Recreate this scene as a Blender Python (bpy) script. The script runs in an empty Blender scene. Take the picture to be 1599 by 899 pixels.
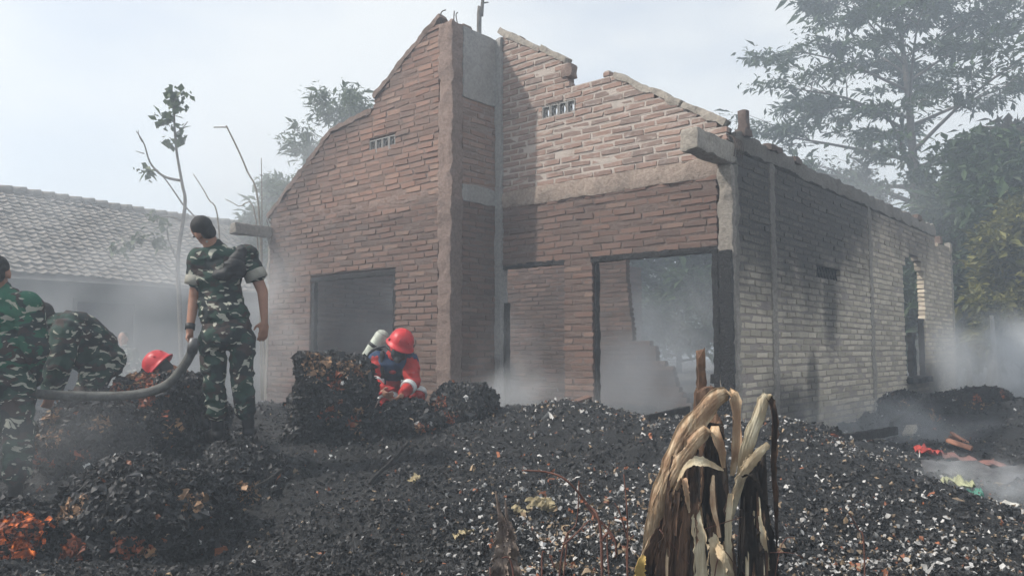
import bpy, bmesh, math, random
import numpy as np
from mathutils import Vector, Matrix

RND = random.Random(7)
NR = np.random.default_rng(11)
SC = bpy.context.scene
COL = SC.collection
R = math.radians

# ------------------------------------------------------------------ camera
EYE = 1.0
FOC = 1238.0
PITCH = math.atan(95 / FOC)
cam_data = bpy.data.cameras.new('camera')
cam_data.sensor_width = 36.0
cam_data.lens = 36.0 * FOC / 1599.0
cam_data.clip_start = 0.05
cam_data.clip_end = 2000.0
cam = bpy.data.objects.new('camera', cam_data)
cam.location = (0, 0, EYE)
cam.rotation_euler = (math.pi / 2 + PITCH, 0, 0)
COL.objects.link(cam)
SC.camera = cam

# ------------------------------------------------------------------ sky, sun, exposure
SUN_EL = R(46)
SUN_TO = Vector((-0.98, -0.197, 0)).normalized()      # horizontal direction towards the sun
world = bpy.data.worlds.new('World')
SC.world = world
world.use_nodes = True
wt = world.node_tree
wt.nodes.clear()
w_out = wt.nodes.new('ShaderNodeOutputWorld')
w_bg = wt.nodes.new('ShaderNodeBackground')
w_bg.inputs['Strength'].default_value = 0.15
w_sky = wt.nodes.new('ShaderNodeTexSky')
w_sky.sky_type = 'NISHITA'
w_sky.sun_disc = False
w_sky.sun_elevation = SUN_EL
w_sky.sun_rotation = math.atan2(SUN_TO.x, SUN_TO.y)
w_sky.air_density = 1.0
w_sky.dust_density = 4.0
w_sky.ozone_density = 1.0
# high thin cloud over the whole sky
w_tc = wt.nodes.new('ShaderNodeTexCoord')
w_map = wt.nodes.new('ShaderNodeMapping')
w_map.inputs['Scale'].default_value = (1.1, 1.1, 2.6)
w_noise = wt.nodes.new('ShaderNodeTexNoise')
w_noise.inputs['Scale'].default_value = 1.5
w_noise.inputs['Detail'].default_value = 6.0
w_noise.inputs['Roughness'].default_value = 0.5
w_ramp = wt.nodes.new('ShaderNodeMapRange')
w_ramp.interpolation_type = 'SMOOTHSTEP'
w_ramp.inputs['From Min'].default_value = 0.40
w_ramp.inputs['From Max'].default_value = 0.64
w_ramp.inputs['To Max'].default_value = 0.9
w_ramp.inputs['To Min'].default_value = 0.45
w_mix = wt.nodes.new('ShaderNodeMix')
w_mix.data_type = 'RGBA'
w_mix.inputs[7].default_value = (5.1, 5.15, 5.05, 1)
L = wt.links.new
L(w_tc.outputs['Generated'], w_map.inputs['Vector'])
L(w_map.outputs['Vector'], w_noise.inputs['Vector'])
L(w_noise.outputs['Fac'], w_ramp.inputs['Value'])
L(w_ramp.outputs['Result'], w_mix.inputs[0])
L(w_sky.outputs['Color'], w_mix.inputs[6])
L(w_mix.outputs[2], w_bg.inputs['Color'])
L(w_bg.outputs['Background'], w_out.inputs['Surface'])

sun_data = bpy.data.lights.new('sun', 'SUN')
sun_data.energy = 3.7
sun_data.angle = R(1.2)
sun_data.color = (1.0, 0.935, 0.85)
sun = bpy.data.objects.new('sun', sun_data)
to_sun = Vector((SUN_TO.x * math.cos(SUN_EL), SUN_TO.y * math.cos(SUN_EL), math.sin(SUN_EL)))
sun.rotation_euler = to_sun.to_track_quat('Z', 'Y').to_euler()
sun.location = (-20, -5, 25)
COL.objects.link(sun)

vs = SC.view_settings
vs.view_transform = 'Standard'
vs.look = 'None'
vs.exposure = 0.43
vs.gamma = 1.0
vs.use_curve_mapping = False
cy = SC.cycles
cy.use_denoising = True
cy.max_bounces = 6
cy.diffuse_bounces = 3
cy.glossy_bounces = 2
cy.transparent_max_bounces = 8
cy.volume_bounces = 2
cy.volume_step_rate = 1.0
cy.volume_max_steps = 128
cy.sample_clamp_indirect = 6.0

# ------------------------------------------------------------------ helpers
def ray(px, py):
    x = (px - 799.5) / FOC
    y = -(py - 449.5) / FOC
    c, s = math.cos(PITCH), math.sin(PITCH)
    return np.array([x, c - y * s, s + y * c])

def P(px, py, Y):
    r = ray(px, py)
    return np.array([0, 0, EYE]) + r * (Y / r[1])

def unit(v):
    v = np.asarray(v, float)
    return v / (np.linalg.norm(v) + 1e-12)

def mk_mesh(name, V, faces, smooth=False, attrs=None, colors=None):
    """V (n,3); faces: list of int arrays (m,k)"""
    V = np.asarray(V, np.float32)
    me = bpy.data.meshes.new(name)
    faces = [np.asarray(f, np.int32) for f in (faces if isinstance(faces, list) else [faces]) if len(f)]
    me.vertices.add(len(V))
    me.vertices.foreach_set('co', V.ravel())
    loops = np.concatenate([f.ravel() for f in faces])
    sizes = np.concatenate([np.full(len(f), f.shape[1], np.int32) for f in faces])
    starts = np.concatenate([[0], np.cumsum(sizes)[:-1]]).astype(np.int32)
    me.loops.add(len(loops))
    me.loops.foreach_set('vertex_index', loops)
    me.polygons.add(len(sizes))
    me.polygons.foreach_set('loop_start', starts)
    me.polygons.foreach_set('use_smooth', np.full(len(sizes), bool(smooth)))
    for k, a in (attrs or {}).items():
        at = me.attributes.new(k, 'FLOAT', 'POINT')
        at.data.foreach_set('value', np.asarray(a, np.float32))
    for k, a in (colors or {}).items():
        at = me.attributes.new(k, 'FLOAT_COLOR', 'POINT')
        a = np.asarray(a, np.float32)
        if a.shape[1] == 3:
            a = np.concatenate([a, np.ones((len(a), 1), np.float32)], 1)
        at.data.foreach_set('color', a.ravel())
    me.update(calc_edges=True)
    return me

def obj(name, me, mat=None, parent=None, loc=None):
    o = bpy.data.objects.new(name, me)
    if mat is not None and not me.materials:
        me.materials.append(mat)
    COL.objects.link(o)
    if loc is not None:
        o.location = loc
    if parent is not None:
        o.parent = parent
    return o

def tag(o, label=None, cat=None, group=None, kind=None):
    for k, v in (('label', label), ('category', cat), ('group', group), ('kind', kind)):
        if v:
            o[k] = v
    return o

def empty(name, loc=(0, 0, 0), rz=0.0):
    o = bpy.data.objects.new(name, None)
    o.empty_display_size = 0.2
    o.location = loc
    o.rotation_euler = (0, 0, rz)
    COL.objects.link(o)
    return o

class MB:
    """collects shapes, all in world or local coordinates, for ONE mesh"""
    def __init__(s):
        s.V, s.F, s.n = [], {}, 0
    def add(s, V, faces):
        V = np.asarray(V, float)
        for f in (faces if isinstance(faces, list) else [faces]):
            f = np.asarray(f, int)
            if len(f):
                s.F.setdefault(f.shape[1], []).append(f + s.n)
        s.V.append(V)
        s.n += len(V)
        return s
    def mesh(s, name, smooth=False, off=None, **kw):
        V = np.concatenate(s.V)
        if off is not None:
            V = V - np.asarray(off)
        return mk_mesh(name, V, [np.concatenate(f) for f in s.F.values()], smooth, **kw)

BOXF = np.array([[0, 3, 2, 1], [4, 5, 6, 7], [0, 1, 5, 4], [1, 2, 6, 5], [2, 3, 7, 6], [3, 0, 4, 7]])
def box(lo, hi):
    (a, b, c), (d, e, f) = lo, hi
    return np.array([[a, b, c], [d, b, c], [d, e, c], [a, e, c], [a, b, f], [d, b, f], [d, e, f], [a, e, f]], float), BOXF

def tube(path, radii, seg=8, cap=True):
    path = np.asarray(path, float)
    n = len(path)
    radii = np.full(n, radii) if np.isscalar(radii) else np.asarray(radii, float)
    t = np.gradient(path, axis=0)
    t /= np.linalg.norm(t, axis=1)[:, None] + 1e-9
    ref = np.array([0.13, 0.31, 0.94])
    if abs(t[0] @ ref) > 0.9:
        ref = np.array([1.0, 0.1, 0.05])
    V, F = [], []
    a = np.linspace(0, 2 * np.pi, seg, endpoint=False)
    u = unit(np.cross(ref, t[0]))
    for i in range(n):
        u = unit(u - t[i] * (u @ t[i]))
        v = np.cross(t[i], u)
        V.append(path[i] + radii[i] * (np.cos(a)[:, None] * u + np.sin(a)[:, None] * v))
    V = np.concatenate(V)
    j = np.arange(seg)
    k = (j + 1) % seg
    F = np.concatenate([np.stack([i * seg + j, i * seg + k, (i + 1) * seg + k, (i + 1) * seg + j], 1) for i in range(n - 1)])
    fl = [F]
    if cap:
        V = np.concatenate([V, path[:1], path[-1:]])
        b, e = n * seg, n * seg + 1
        fl.append(np.concatenate([np.stack([np.full(seg, b), k, j], 1), np.stack([np.full(seg, e), (n - 1) * seg + j, (n - 1) * seg + k], 1)]))
    return V, fl

def smooth_path(pts, n):
    pts = np.asarray(pts, float)
    t = np.linspace(0, len(pts) - 1, n)
    out = []
    for x in t:
        i = min(int(x), len(pts) - 2)
        f = x - i
        p0, p1, p2, p3 = pts[max(i - 1, 0)], pts[i], pts[i + 1], pts[min(i + 2, len(pts) - 1)]
        out.append(0.5 * (2 * p1 + (p2 - p0) * f + (2 * p0 - 5 * p1 + 4 * p2 - p3) * f * f + (3 * p1 - p0 - 3 * p2 + p3) * f ** 3))
    return np.array(out)

# value noise on numpy arrays
_perm = NR.random(1 << 16)
def _h(i, j, k):
    return _perm[((i * 73856093) ^ (j * 19349663) ^ (k * 83492791)) & 0xFFFF]
def vnoise(p):
    p = np.asarray(p, float)
    i = np.floor(p).astype(np.int64)
    f = p - i
    f = f * f * (3 - 2 * f)
    x, y, z = i[..., 0], i[..., 1], i[..., 2]
    fx, fy, fz = f[..., 0], f[..., 1], f[..., 2]
    def l(a, b, t): return a + (b - a) * t
    return l(l(l(_h(x, y, z), _h(x + 1, y, z), fx), l(_h(x, y + 1, z), _h(x + 1, y + 1, z), fx), fy),
             l(l(_h(x, y, z + 1), _h(x + 1, y, z + 1), fx), l(_h(x, y + 1, z + 1), _h(x + 1, y + 1, z + 1), fx), fy), fz) * 2 - 1
def fbm(p, oct=4, gain=0.5):
    p = np.asarray(p, float)
    s, a = 0.0, 1.0
    for o in range(oct):
        s = s + a * vnoise(p * (2 ** o) + 17.3 * o)
        a *= gain
    return s

# ------------------------------------------------------------------ material helper
class NT:
    def __init__(s, name, rough=0.8):
        s.m = bpy.data.materials.new(name)
        s.m.use_nodes = True
        s.t = s.m.node_tree
        s.b = s.t.nodes['Principled BSDF']
        s.b.inputs['Roughness'].default_value = rough
        s.b.inputs['Specular IOR Level'].default_value = 0.3
    def n(s, typ, **kw):
        x = s.t.nodes.new('ShaderNode' + typ)
        for k, v in kw.items():
            setattr(x, k, v)
        return x
    def put(s, sock, v):
        if hasattr(v, 'is_output'):
            s.t.links.new(v, sock)
        else:
            if isinstance(v, tuple) and len(v) == 3 and sock.type == 'RGBA':
                v = (*v, 1)
            sock.default_value = v
    def coord(s, out='Object', ref=None):
        x = s.n('TexCoord')
        if ref is not None:
            x.object = ref
        return x.outputs[out]
    def mapping(s, vec, scale=(1, 1, 1), rot=(0, 0, 0), loc=(0, 0, 0)):
        x = s.n('Mapping')
        s.put(x.inputs['Vector'], vec)
        x.inputs['Scale'].default_value = scale
        x.inputs['Rotation'].default_value = rot
        x.inputs['Location'].default_value = loc
        return x.outputs[0]
    def noise(s, vec, scale=5.0, detail=4.0, rough=0.55, dist=0.0, col=False):
        x = s.n('TexNoise')
        s.put(x.inputs['Vector'], vec)
        x.inputs['Scale'].default_value = scale
        x.inputs['Detail'].default_value = detail
        x.inputs['Roughness'].default_value = rough
        x.inputs['Distortion'].default_value = dist
        return x.outputs['Color' if col else 'Fac']
    def ramp(s, v, a, b, lo=0.0, hi=1.0):
        x = s.n('MapRange', interpolation_type='SMOOTHSTEP')
        s.put(x.inputs['Value'], v)
        for k, q in (('From Min', a), ('From Max', b), ('To Min', lo), ('To Max', hi)):
            s.put(x.inputs[k], q)
        return x.outputs[0]
    def math(s, op, a, b=0.0, clamp=False):
        x = s.n('Math', operation=op, use_clamp=clamp)
        s.put(x.inputs[0], a)
        s.put(x.inputs[1], b)
        return x.outputs[0]
    def mix(s, f, a, b, blend='MIX'):
        x = s.n('Mix', data_type='RGBA', blend_type=blend)
        s.put(x.inputs[0], f)
        s.put(x.inputs[6], a)
        s.put(x.inputs[7], b)
        return x.outputs[2]
    def sep(s, v):
        x = s.n('SeparateXYZ')
        s.put(x.inputs[0], v)
        return x.outputs
    def attr(s, name, out='Fac'):
        return s.n('Attribute', attribute_name=name).outputs[out]
    def bump(s, h, dist=0.01, strength=0.6):
        x = s.n('Bump')
        x.inputs['Distance'].default_value = dist
        x.inputs['Strength'].default_value = strength
        s.put(x.inputs['Height'], h)
        s.t.links.new(x.outputs[0], s.b.inputs['Normal'])
    def col(s, v):
        s.put(s.b.inputs['Base Color'], v)
        return s

def plain(name, c, rough=0.8, var=0.25, scale=20.0, bump=0.0, metal=0.0, bscale=None):
    t = NT(name, rough)
    c = np.array(c)
    co = t.coord()
    n = t.noise(co, scale, 5)
    t.col(t.mix(t.ramp(n, 0.3, 0.7), tuple(c * (1 - var)), tuple(np.minimum(c * (1 + var), 1))))
    if bump:
        t.bump(t.noise(co, bscale or scale * 3, 5, 0.65), bump, 0.7)
    t.b.inputs['Metallic'].default_value = metal
    return t.m

# ------------------------------------------------------------------ ground and debris field
def terrain_raw():
    pts = []
    for px in (100, 400, 700, 1000, 1300, 1560):
        pts.append(P(px, 905, 3.7))
    for px, py, Y in ((560, 800, 5.0), (700, 720, 6.3), (610, 690, 7.2), (430, 665, 8.0), (400, 640, 9.6),
                      (850, 637, 7.6), (930, 640, 7.5), (1000, 652, 7.3), (760, 690, 6.7), (950, 720, 6.0), (900, 800, 4.8), (780, 820, 4.6),
                      (1100, 660, 6.7), (1120, 760, 5.2),
                      (1210, 667, 6.3), (1300, 702, 6.0), (1400, 745, 5.6), (1500, 800, 5.0), (1590, 840, 4.6),
                      (1310, 690, 7.6), (1430, 715, 7.6), (1550, 790, 6.0), (1540, 625, 9.4), (1595, 650, 8.8), (1599, 730, 7.2), (1470, 655, 9.8),
                      (1430, 625, 11.5), (1250, 690, 7.9),
                      (100, 790, 5.3), (280, 745, 6.2), (10, 880, 4.6), (200, 660, 7.2), (380, 735, 6.1), (330, 900, 4.4), (60, 860, 5.0), (470, 790, 5.4)):
        pts.append(P(px, py, Y))
    for q in ((-4, 9.5, .12), (-6.5, 7, .1), (-7, 4, 0), (-7, 11, .05), (-2, 1.4, -.45), (2, 1.4, -.45), (6, 3, -.3), (8, 6, 0), (9, 10, .1), (8, 14, .1),
              (0, 11, .15), (0, 14, .1), (-3, 13, .1), (4, 12, .1), (6, 17, .05), (-5, 17, .0), (0, 18, 0), (-4, 2, -.3), (-1.5, 9.2, .12), (1.2, 8.9, .2)):
        pts.append(np.array(q))
    return np.array(pts)
_TP = terrain_raw()
def _rbf_fit():
    n = len(_TP)
    D = np.linalg.norm(_TP[:, None, :2] - _TP[None, :, :2], axis=2)
    A = np.sqrt(D ** 2 + 0.15) + np.eye(n) * -0.02
    Q = np.concatenate([np.ones((n, 1)), _TP[:, :2]], 1)
    M = np.block([[A, Q], [Q.T, np.zeros((3, 3))]])
    return np.linalg.solve(M, np.concatenate([_TP[:, 2], np.zeros(3)]))
_TW = _rbf_fit()
def terrain(x, y):
    x = np.asarray(x, float)
    y = np.asarray(y, float)
    q = np.stack([x.ravel(), y.ravel()], 1)
    D = np.sqrt(((q[:, None, :] - _TP[None, :, :2]) ** 2).sum(2) + 0.15)
    z = D @ _TW[:-3] + _TW[-3] + q @ _TW[-2:]
    z = z.reshape(x.shape)
    # settle to the flat ground at the edges of the field
    e = np.clip(np.minimum.reduce([(x + 9) / 2.0, (11 - x) / 2.0, (19 - y) / 3.0]), 0, 1)
    e = e * e * (3 - 2 * e)
    z = np.clip(z, -0.8, 0.75) * e - 0.05 * (1 - e)
    p3 = np.stack([x, y, np.zeros_like(x)], -1)
    near = np.clip((8.6 - np.abs(x * 0.15)) - 0 * y, 0, 1)
    rough = 0.065 * fbm(p3 * 1.7, 3) + 0.03 * fbm(p3 * 6.0, 3, 0.6)
    return z + rough * e * near
def th(x, y):
    return float(terrain(np.array([x]), np.array([y]))[0])

def m_ground():
    t = NT('ground_soil', 0.95)
    co = t.coord()
    a = t.noise(co, 0.6, 6)
    b = t.noise(co, 9, 6)
    c = t.mix(t.ramp(a, .35, .65), (.075, .068, .058), (.13, .118, .10))
    t.col(t.mix(t.ramp(b, .4, .7), c, (.055, .05, .045)))
    t.bump(b, .04)
    return t.m
def m_char(name='charred_heap', base=(.013, .0135, .014), ash=(.12, .12, .125), amt=.60):
    t = NT(name, 0.62)
    co = t.coord()
    a = t.noise(co, 26, 8, .7)
    big = t.noise(co, 1.6, 5, .6)
    c = t.mix(t.ramp(a, .36, .8), base, tuple(np.array(base) * 3.2))
    am = t.math('MULTIPLY', t.ramp(t.noise(co, 55, 4, .6), amt, amt + .14), t.ramp(big, .4, .62))
    c = t.mix(am, c, ash)
    t.col(c)
    t.bump(t.math('ADD', a, t.noise(co, 90, 4, .6)), .035, .9)
    return t.m
def m_flakes(name='char_flake'):
    t = NT(name, .55)
    c = t.attr('tone', 'Color')
    n = t.noise(t.coord(), 60, 3)
    t.col(t.mix(t.ramp(n, .3, .7, .0, .35), c, (.02, .02, .021)))
    return t.m
M_GROUND = m_ground()
M_CHAR = m_char()
M_FLAKE = m_flakes()

g = mk_mesh('ground', *(lambda n, s: (np.stack(np.meshgrid(np.linspace(-s, s, n), np.linspace(-s, s, n), indexing='ij') + [np.full((n, n), -1.0)], -1).reshape(-1, 3),
            np.array([[i * n + j, (i + 1) * n + j, (i + 1) * n + j + 1, i * n + j + 1] for i in range(n - 1) for j in range(n - 1)])))(25, 90))
_gv = np.zeros(len(g.vertices) * 3, np.float32)
g.vertices.foreach_get('co', _gv)
_gv = _gv.reshape(-1, 3)
_gv[:, 2] = np.where((np.abs(_gv[:, 0]) < 10) & (_gv[:, 1] > -4) & (_gv[:, 1] < 17), -0.95, -0.07)
g.vertices.foreach_set('co', _gv.ravel())
tag(obj('ground', g, M_GROUND), kind='structure')

# the heap of burnt waste, one continuous sheet over the plot
xs = np.concatenate([np.arange(-9, -6, .12), np.arange(-6, 7, .05), np.arange(7, 11.01, .12)])
ys = np.concatenate([np.arange(-5, 2, .3), np.arange(2, 10, .045), np.arange(10, 19.01, .12)])
GX, GY = np.meshgrid(xs, ys, indexing='ij')
GZ = np.concatenate([terrain(GX[i:i + 20], GY[i:i + 20]) for i in range(0, len(xs), 20)])
GZ = np.where(GY < 0, -0.07 + (GZ + .07) * np.clip((GY + 4.8) / 4.8, 0, 1), GZ)
p3 = np.stack([GX, GY, GZ], -1)
GZ = GZ + .022 * np.abs(vnoise(p3 * 13)) + .014 * vnoise(p3 * 28)
n1, n2 = GX.shape
ii, jj = np.meshgrid(np.arange(n1 - 1), np.arange(n2 - 1), indexing='ij')
q = (ii * n2 + jj).ravel()
hm = mk_mesh('burnt_ground', np.stack([GX, GY, GZ], -1).reshape(-1, 3), np.stack([q, q + n2, q + n2 + 1, q + 1], 1), smooth=True)
tag(obj('burnt_ground', hm, M_CHAR), kind='structure')

FLAKE_V = np.array([[-.6, -.4, -.12], [-.18, -.5, .16], [.22, -.46, .22], [.6, -.3, -.05], [-.52, .42, -.1], [-.2, .5, .2], [.2, .42, .12], [.55, .5, -.15]])
FLAKE_F = np.array([[0, 1, 5, 4], [1, 2, 6, 5], [2, 3, 7, 6]])
def flakes(pts, nrm, size, tones, tilt=0.6, aspect=(0.35, 1.0)):
    """small curled flakes lying on points; returns V,F,colours"""
    n = len(pts)
    nr = nrm + NR.normal(0, tilt, (n, 3))
    nr /= np.linalg.norm(nr, axis=1)[:, None]
    r = NR.normal(0, 1, (n, 3))
    u = np.cross(nr, r)
    u /= np.linalg.norm(u, axis=1)[:, None] + 1e-9
    v = np.cross(nr, u)
    sx = size[:, None]
    sy = sx * NR.uniform(*aspect, (n, 1))
    sz = sx * NR.uniform(.4, 2.0, (n, 1))
    K = FLAKE_V[None] + NR.normal(0, .16, (n, 8, 3))
    V = (pts[:, None, :] + K[:, :, 0:1] * (u * sx)[:, None, :] + K[:, :, 1:2] * (v * sy)[:, None, :]
         + K[:, :, 2:3] * (nr * sz)[:, None, :])
    F = (FLAKE_F[None] + (np.arange(n) * 8)[:, None, None]).reshape(-1, 4)
    return V.reshape(-1, 3), F, np.repeat(tones, 8, axis=0)

def pick_tones(n, w_white, w_tan, w_red, dark=(.010, .045)):
    d = NR.uniform(*dark, n)
    c = np.stack([d, d * 1.02, d * 1.06], 1)
    k = NR.random(n)
    wh = k < w_white
    c[wh] = NR.uniform(.22, .62, (wh.sum(), 1)) * np.array([1, .99, .96])
    tn = (k >= w_white) & (k < w_white + w_tan)
    c[tn] = NR.uniform(.5, 1.1, (tn.sum(), 1)) * np.array([.34, .25, .16])
    rd = (k >= w_white + w_tan) & (k < w_white + w_tan + w_red)
    c[rd] = NR.uniform(.5, 1.0, (rd.sum(), 1)) * np.array([.36, .13, .06])
    return c

def scatter_field(n, xr, yr, dens):
    Y = 1.0 / NR.uniform(1 / yr[1], 1 / yr[0], n)
    X = NR.uniform(-.86, .82, n) * Y
    keep = (X > xr[0]) & (X < xr[1])
    X, Y = X[keep], Y[keep]
    return X[NR.random(len(X)) < dens(X, Y)], None, Y

def field_points(X, Y):
    out = np.concatenate([terrain(X[i:i + 4000], Y[i:i + 4000]) for i in range(0, len(X), 4000)])
    e = .04
    zx = np.concatenate([terrain(X[i:i + 4000] + e, Y[i:i + 4000]) for i in range(0, len(X), 4000)])
    zy = np.concatenate([terrain(X[i:i + 4000], Y[i:i + 4000] + e) for i in range(0, len(X), 4000)])
    nr = np.stack([-(zx - out) / e, -(zy - out) / e, np.ones_like(X)], 1)
    nr /= np.linalg.norm(nr, axis=1)[:, None]
    return np.stack([X, Y, out + .012], 1), nr

def scatter(name, label, cat, n, yr, wfun, size, tonef, tilt, aspect=(.35, 1.0), lift=0.0):
    Y = 1.0 / NR.uniform(1 / yr[1], 1 / yr[0], n)
    X = NR.uniform(-.86, .86, n) * Y
    k = NR.random(n) < wfun(X, Y)
    X, Y = X[k], Y[k]
    pts, nr = field_points(X, Y)
    pts[:, 2] += lift
    s = size[0] * np.minimum(np.exp(NR.normal(0, size[1], len(X))), 2.0) * (.62 + .075 * Y)
    V, F, c = flakes(pts, nr, s, tonef(X, Y), tilt, aspect)
    o = obj(name, mk_mesh(name, V, F, colors={'tone': c}), M_FLAKE)
    return tag(o, label, cat, kind='stuff')

def sstep(x, a, b):
    t = np.clip((x - a) / (b - a), 0, 1)
    return t * t * (3 - 2 * t)
def chipzone(X, Y):
    """where pale chips lie thick: the heap in front of the right-hand half of the house"""
    px = X / Y * FOC + 800
    z = sstep(px, 650, 900) * (1 - .6 * sstep(px, 1280, 1520))
    pn = .5 + .5 * fbm(np.stack([X * 1.3, Y * 1.3, 0 * X], 1), 3)
    return z * np.clip(pn * 1.7 - .12, .08, 1.0)
scatter('char_flakes', 'black charred flakes and crumbs covering the burnt heap', 'burnt waste', 215000, (2.4, 12.5),
        lambda X, Y: .55 + .45 * sstep(fbm(np.stack([X * 2.2, Y * 2.2, 0 * X + 5], 1), 3), -.45, .05), (.0175, .5), lambda X, Y: pick_tones(len(X), .010, .012, .006), .85, (.2, .8))
scatter('pale_chips', 'small white and tan chips strewn over the burnt heap', 'chips', 46000, (2.6, 9.5),
        lambda X, Y: chipzone(X, Y) * .55, (.0145, .42), lambda X, Y: pick_tones(len(X), .66, .26, .04), .55, (.5, 1.1), .02)
scatter('scorched_shreds', 'scorched orange brown shreds lying among the chips', 'shreds', 6000, (3.0, 9.0),
        lambda X, Y: chipzone(X, Y) * .45 * (1 - .8 * sstep(X / Y * FOC + 800, 1050, 1150)), (.030, .5), lambda X, Y: pick_tones(len(X), .1, .6, .2), .7, (.15, .5), .02)

# ------------------------------------------------------------------ the burnt house
HC = np.array([2.12, 7.6])
HROT = -math.atan2(.6507, .7593)
house = empty('burnt_house', (HC[0], HC[1], 0), HROT)
tag(house, 'roofless fire-gutted red brick house with stepped gable standing in smoke', 'house')
HEX = np.array([.7593, -.6507, 0])
HEY = np.array([.6507, .7593, 0])
def h2w(p):
    p = np.asarray(p, float)
    return np.array([HC[0], HC[1], 0]) + p[..., 0:1] * HEX + p[..., 1:2] * HEY + p[..., 2:3] * np.array([0, 0, 1.0])
XL, XI, YL = -6.76, -3.045, -.775         # left end, inner corner, front plane of the left wing

def soot_nodes(t):
    """soot mask and side-wall mask in house coordinates"""
    co = t.coord('Object', house)
    x, y, z = t.sep(co)
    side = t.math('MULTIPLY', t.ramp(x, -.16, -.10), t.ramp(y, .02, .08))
    n1 = t.noise(co, 1.1, 5, .6)
    n2 = t.noise(co, 3.5, 5, .65)
    nn = t.math('ADD', t.math('MULTIPLY', n1, 1.5), t.math('MULTIPLY', n2, .8))       # about 1.15 mean
    # side wall: black from the corner to past the vent, lifting towards the back
    zz = t.math('ADD', z, t.math('MULTIPLY', nn, .9))
    edge = t.math('ADD', 2.45, t.math('MULTIPLY', t.ramp(y, 1.9, 5.4), 1.3))
    s_up = t.ramp(t.math('SUBTRACT', zz, edge), -.55, .65)
    s_up = t.math('MULTIPLY', s_up, t.ramp(y, 3.4, 8.5, 1.0, .62))
    def blob(cy_, cz_, ry, rz, k):
        a = t.math('POWER', t.math('DIVIDE', t.math('SUBTRACT', y, cy_), ry), 2)
        b = t.math('POWER', t.math('DIVIDE', t.math('SUBTRACT', z, cz_), rz), 2)
        r = t.math('ADD', t.math('ADD', a, b), t.math('MULTIPLY', t.math('SUBTRACT', nn, 1.15), 1.1))
        return t.math('MULTIPLY', t.ramp(r, 1.5, .2), k)
    s = s_up
    for bb in ((.15, .7, .35, .65, .0), (2.75, 1.55, .34, .62, .9), (1.2, .32, .8, .45, .9), (2.05, .5, .2, .5, .8), (6.9, 2.75, .9, .5, .6), (7.0, .35, 1.2, .5, .85)):
        if bb[-1]:
            s = t.math('MAXIMUM', s, blob(*bb))
    s_side = t.math('MULTIPLY', s, side)
    # fronts: smoke streaks above the openings and up the outer edge of the left wing
    f = t.math('MULTIPLY', t.ramp(t.math('ADD', x, t.math('MULTIPLY', nn, .9)), -3.2, -5.8), .62)
    low = t.math('MULTIPLY', t.ramp(t.math('ADD', z, t.math('MULTIPLY', t.math('SUBTRACT', nn, 1.15), .5)), 2.86, 2.62), .48)
    nzs = t.math('MULTIPLY', t.ramp(n2, .5, .75), .4)
    f = t.math('MAXIMUM', t.math('MAXIMUM', f, low), nzs)
    top_l = t.math('MULTIPLY', t.ramp(t.math('ADD', t.math('ADD', z, t.math('MULTIPLY', x, -.68)), t.math('MULTIPLY', nn, .5)), 7.35, 8.0), t.math('MULTIPLY', t.ramp(x, -3.0, -3.4), .6))
    f = t.math('MAXIMUM', f, top_l)
    f = t.math('MULTIPLY', f, t.math('SUBTRACT', 1.0, side))
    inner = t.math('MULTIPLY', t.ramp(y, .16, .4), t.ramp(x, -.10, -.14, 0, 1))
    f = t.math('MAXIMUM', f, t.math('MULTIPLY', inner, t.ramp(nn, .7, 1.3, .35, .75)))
    return co, side, t.math('MAXIMUM', s_side, f), n2, z

def m_brick():
    t = NT('burnt_brick', .9)
    co, side, soot, n2, z = soot_nodes(t)
    tint = t.attr('tint')
    cr = t.n('ValToRGB')
    e = cr.color_ramp.elements
    e[0].position, e[0].color = 0.0, (.13, .077, .06, 1)
    e[1].position, e[1].color = 1.0, (.35, .22, .163, 1)
    x = e.new(.45); x.color = (.222, .116, .083, 1)
    x = e.new(.8); x.color = (.285, .152, .108, 1)
    t.put(cr.inputs[0], tint)
    fine = t.noise(co, 42, 5, .65)
    c = t.mix(t.ramp(fine, .25, .8, .0, .5), cr.outputs[0], (.13, .085, .068))
    # ash and lime dust
    c = t.mix(t.ramp(n2, .35, .8, .06, .35), c, (.30, .255, .225))
    c = t.mix(t.math('MULTIPLY', t.math('MULTIPLY', t.ramp(z, 2.8, 2.95), t.ramp(t.sep(co)[0], -3.06, -3.0)), .25), c, (.34, .29, .26))
    sm = t.noise(t.mapping(co, (9, 9, 22)), 1.0, 5, .7)
    c = t.mix(t.ramp(sm, .50, .66, 0, .7), c, t.mix(t.math('MULTIPLY', t.ramp(z, 2.8, 2.95), t.ramp(t.sep(co)[0], -3.06, -3.0)), (.20, .155, .13), (.42, .37, .335)))
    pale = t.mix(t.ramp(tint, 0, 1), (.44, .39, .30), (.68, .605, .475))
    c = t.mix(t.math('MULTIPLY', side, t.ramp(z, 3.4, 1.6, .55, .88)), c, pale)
    c = t.mix(t.math('MULTIPLY', soot, t.ramp(fine, .2, .9, 1.0, .72)), c, (.021, .021, .0225))
    t.col(c)
    t.bump(t.math('ADD', fine, t.noise(co, 130, 3)), .004, .7)
    return t.m
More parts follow.
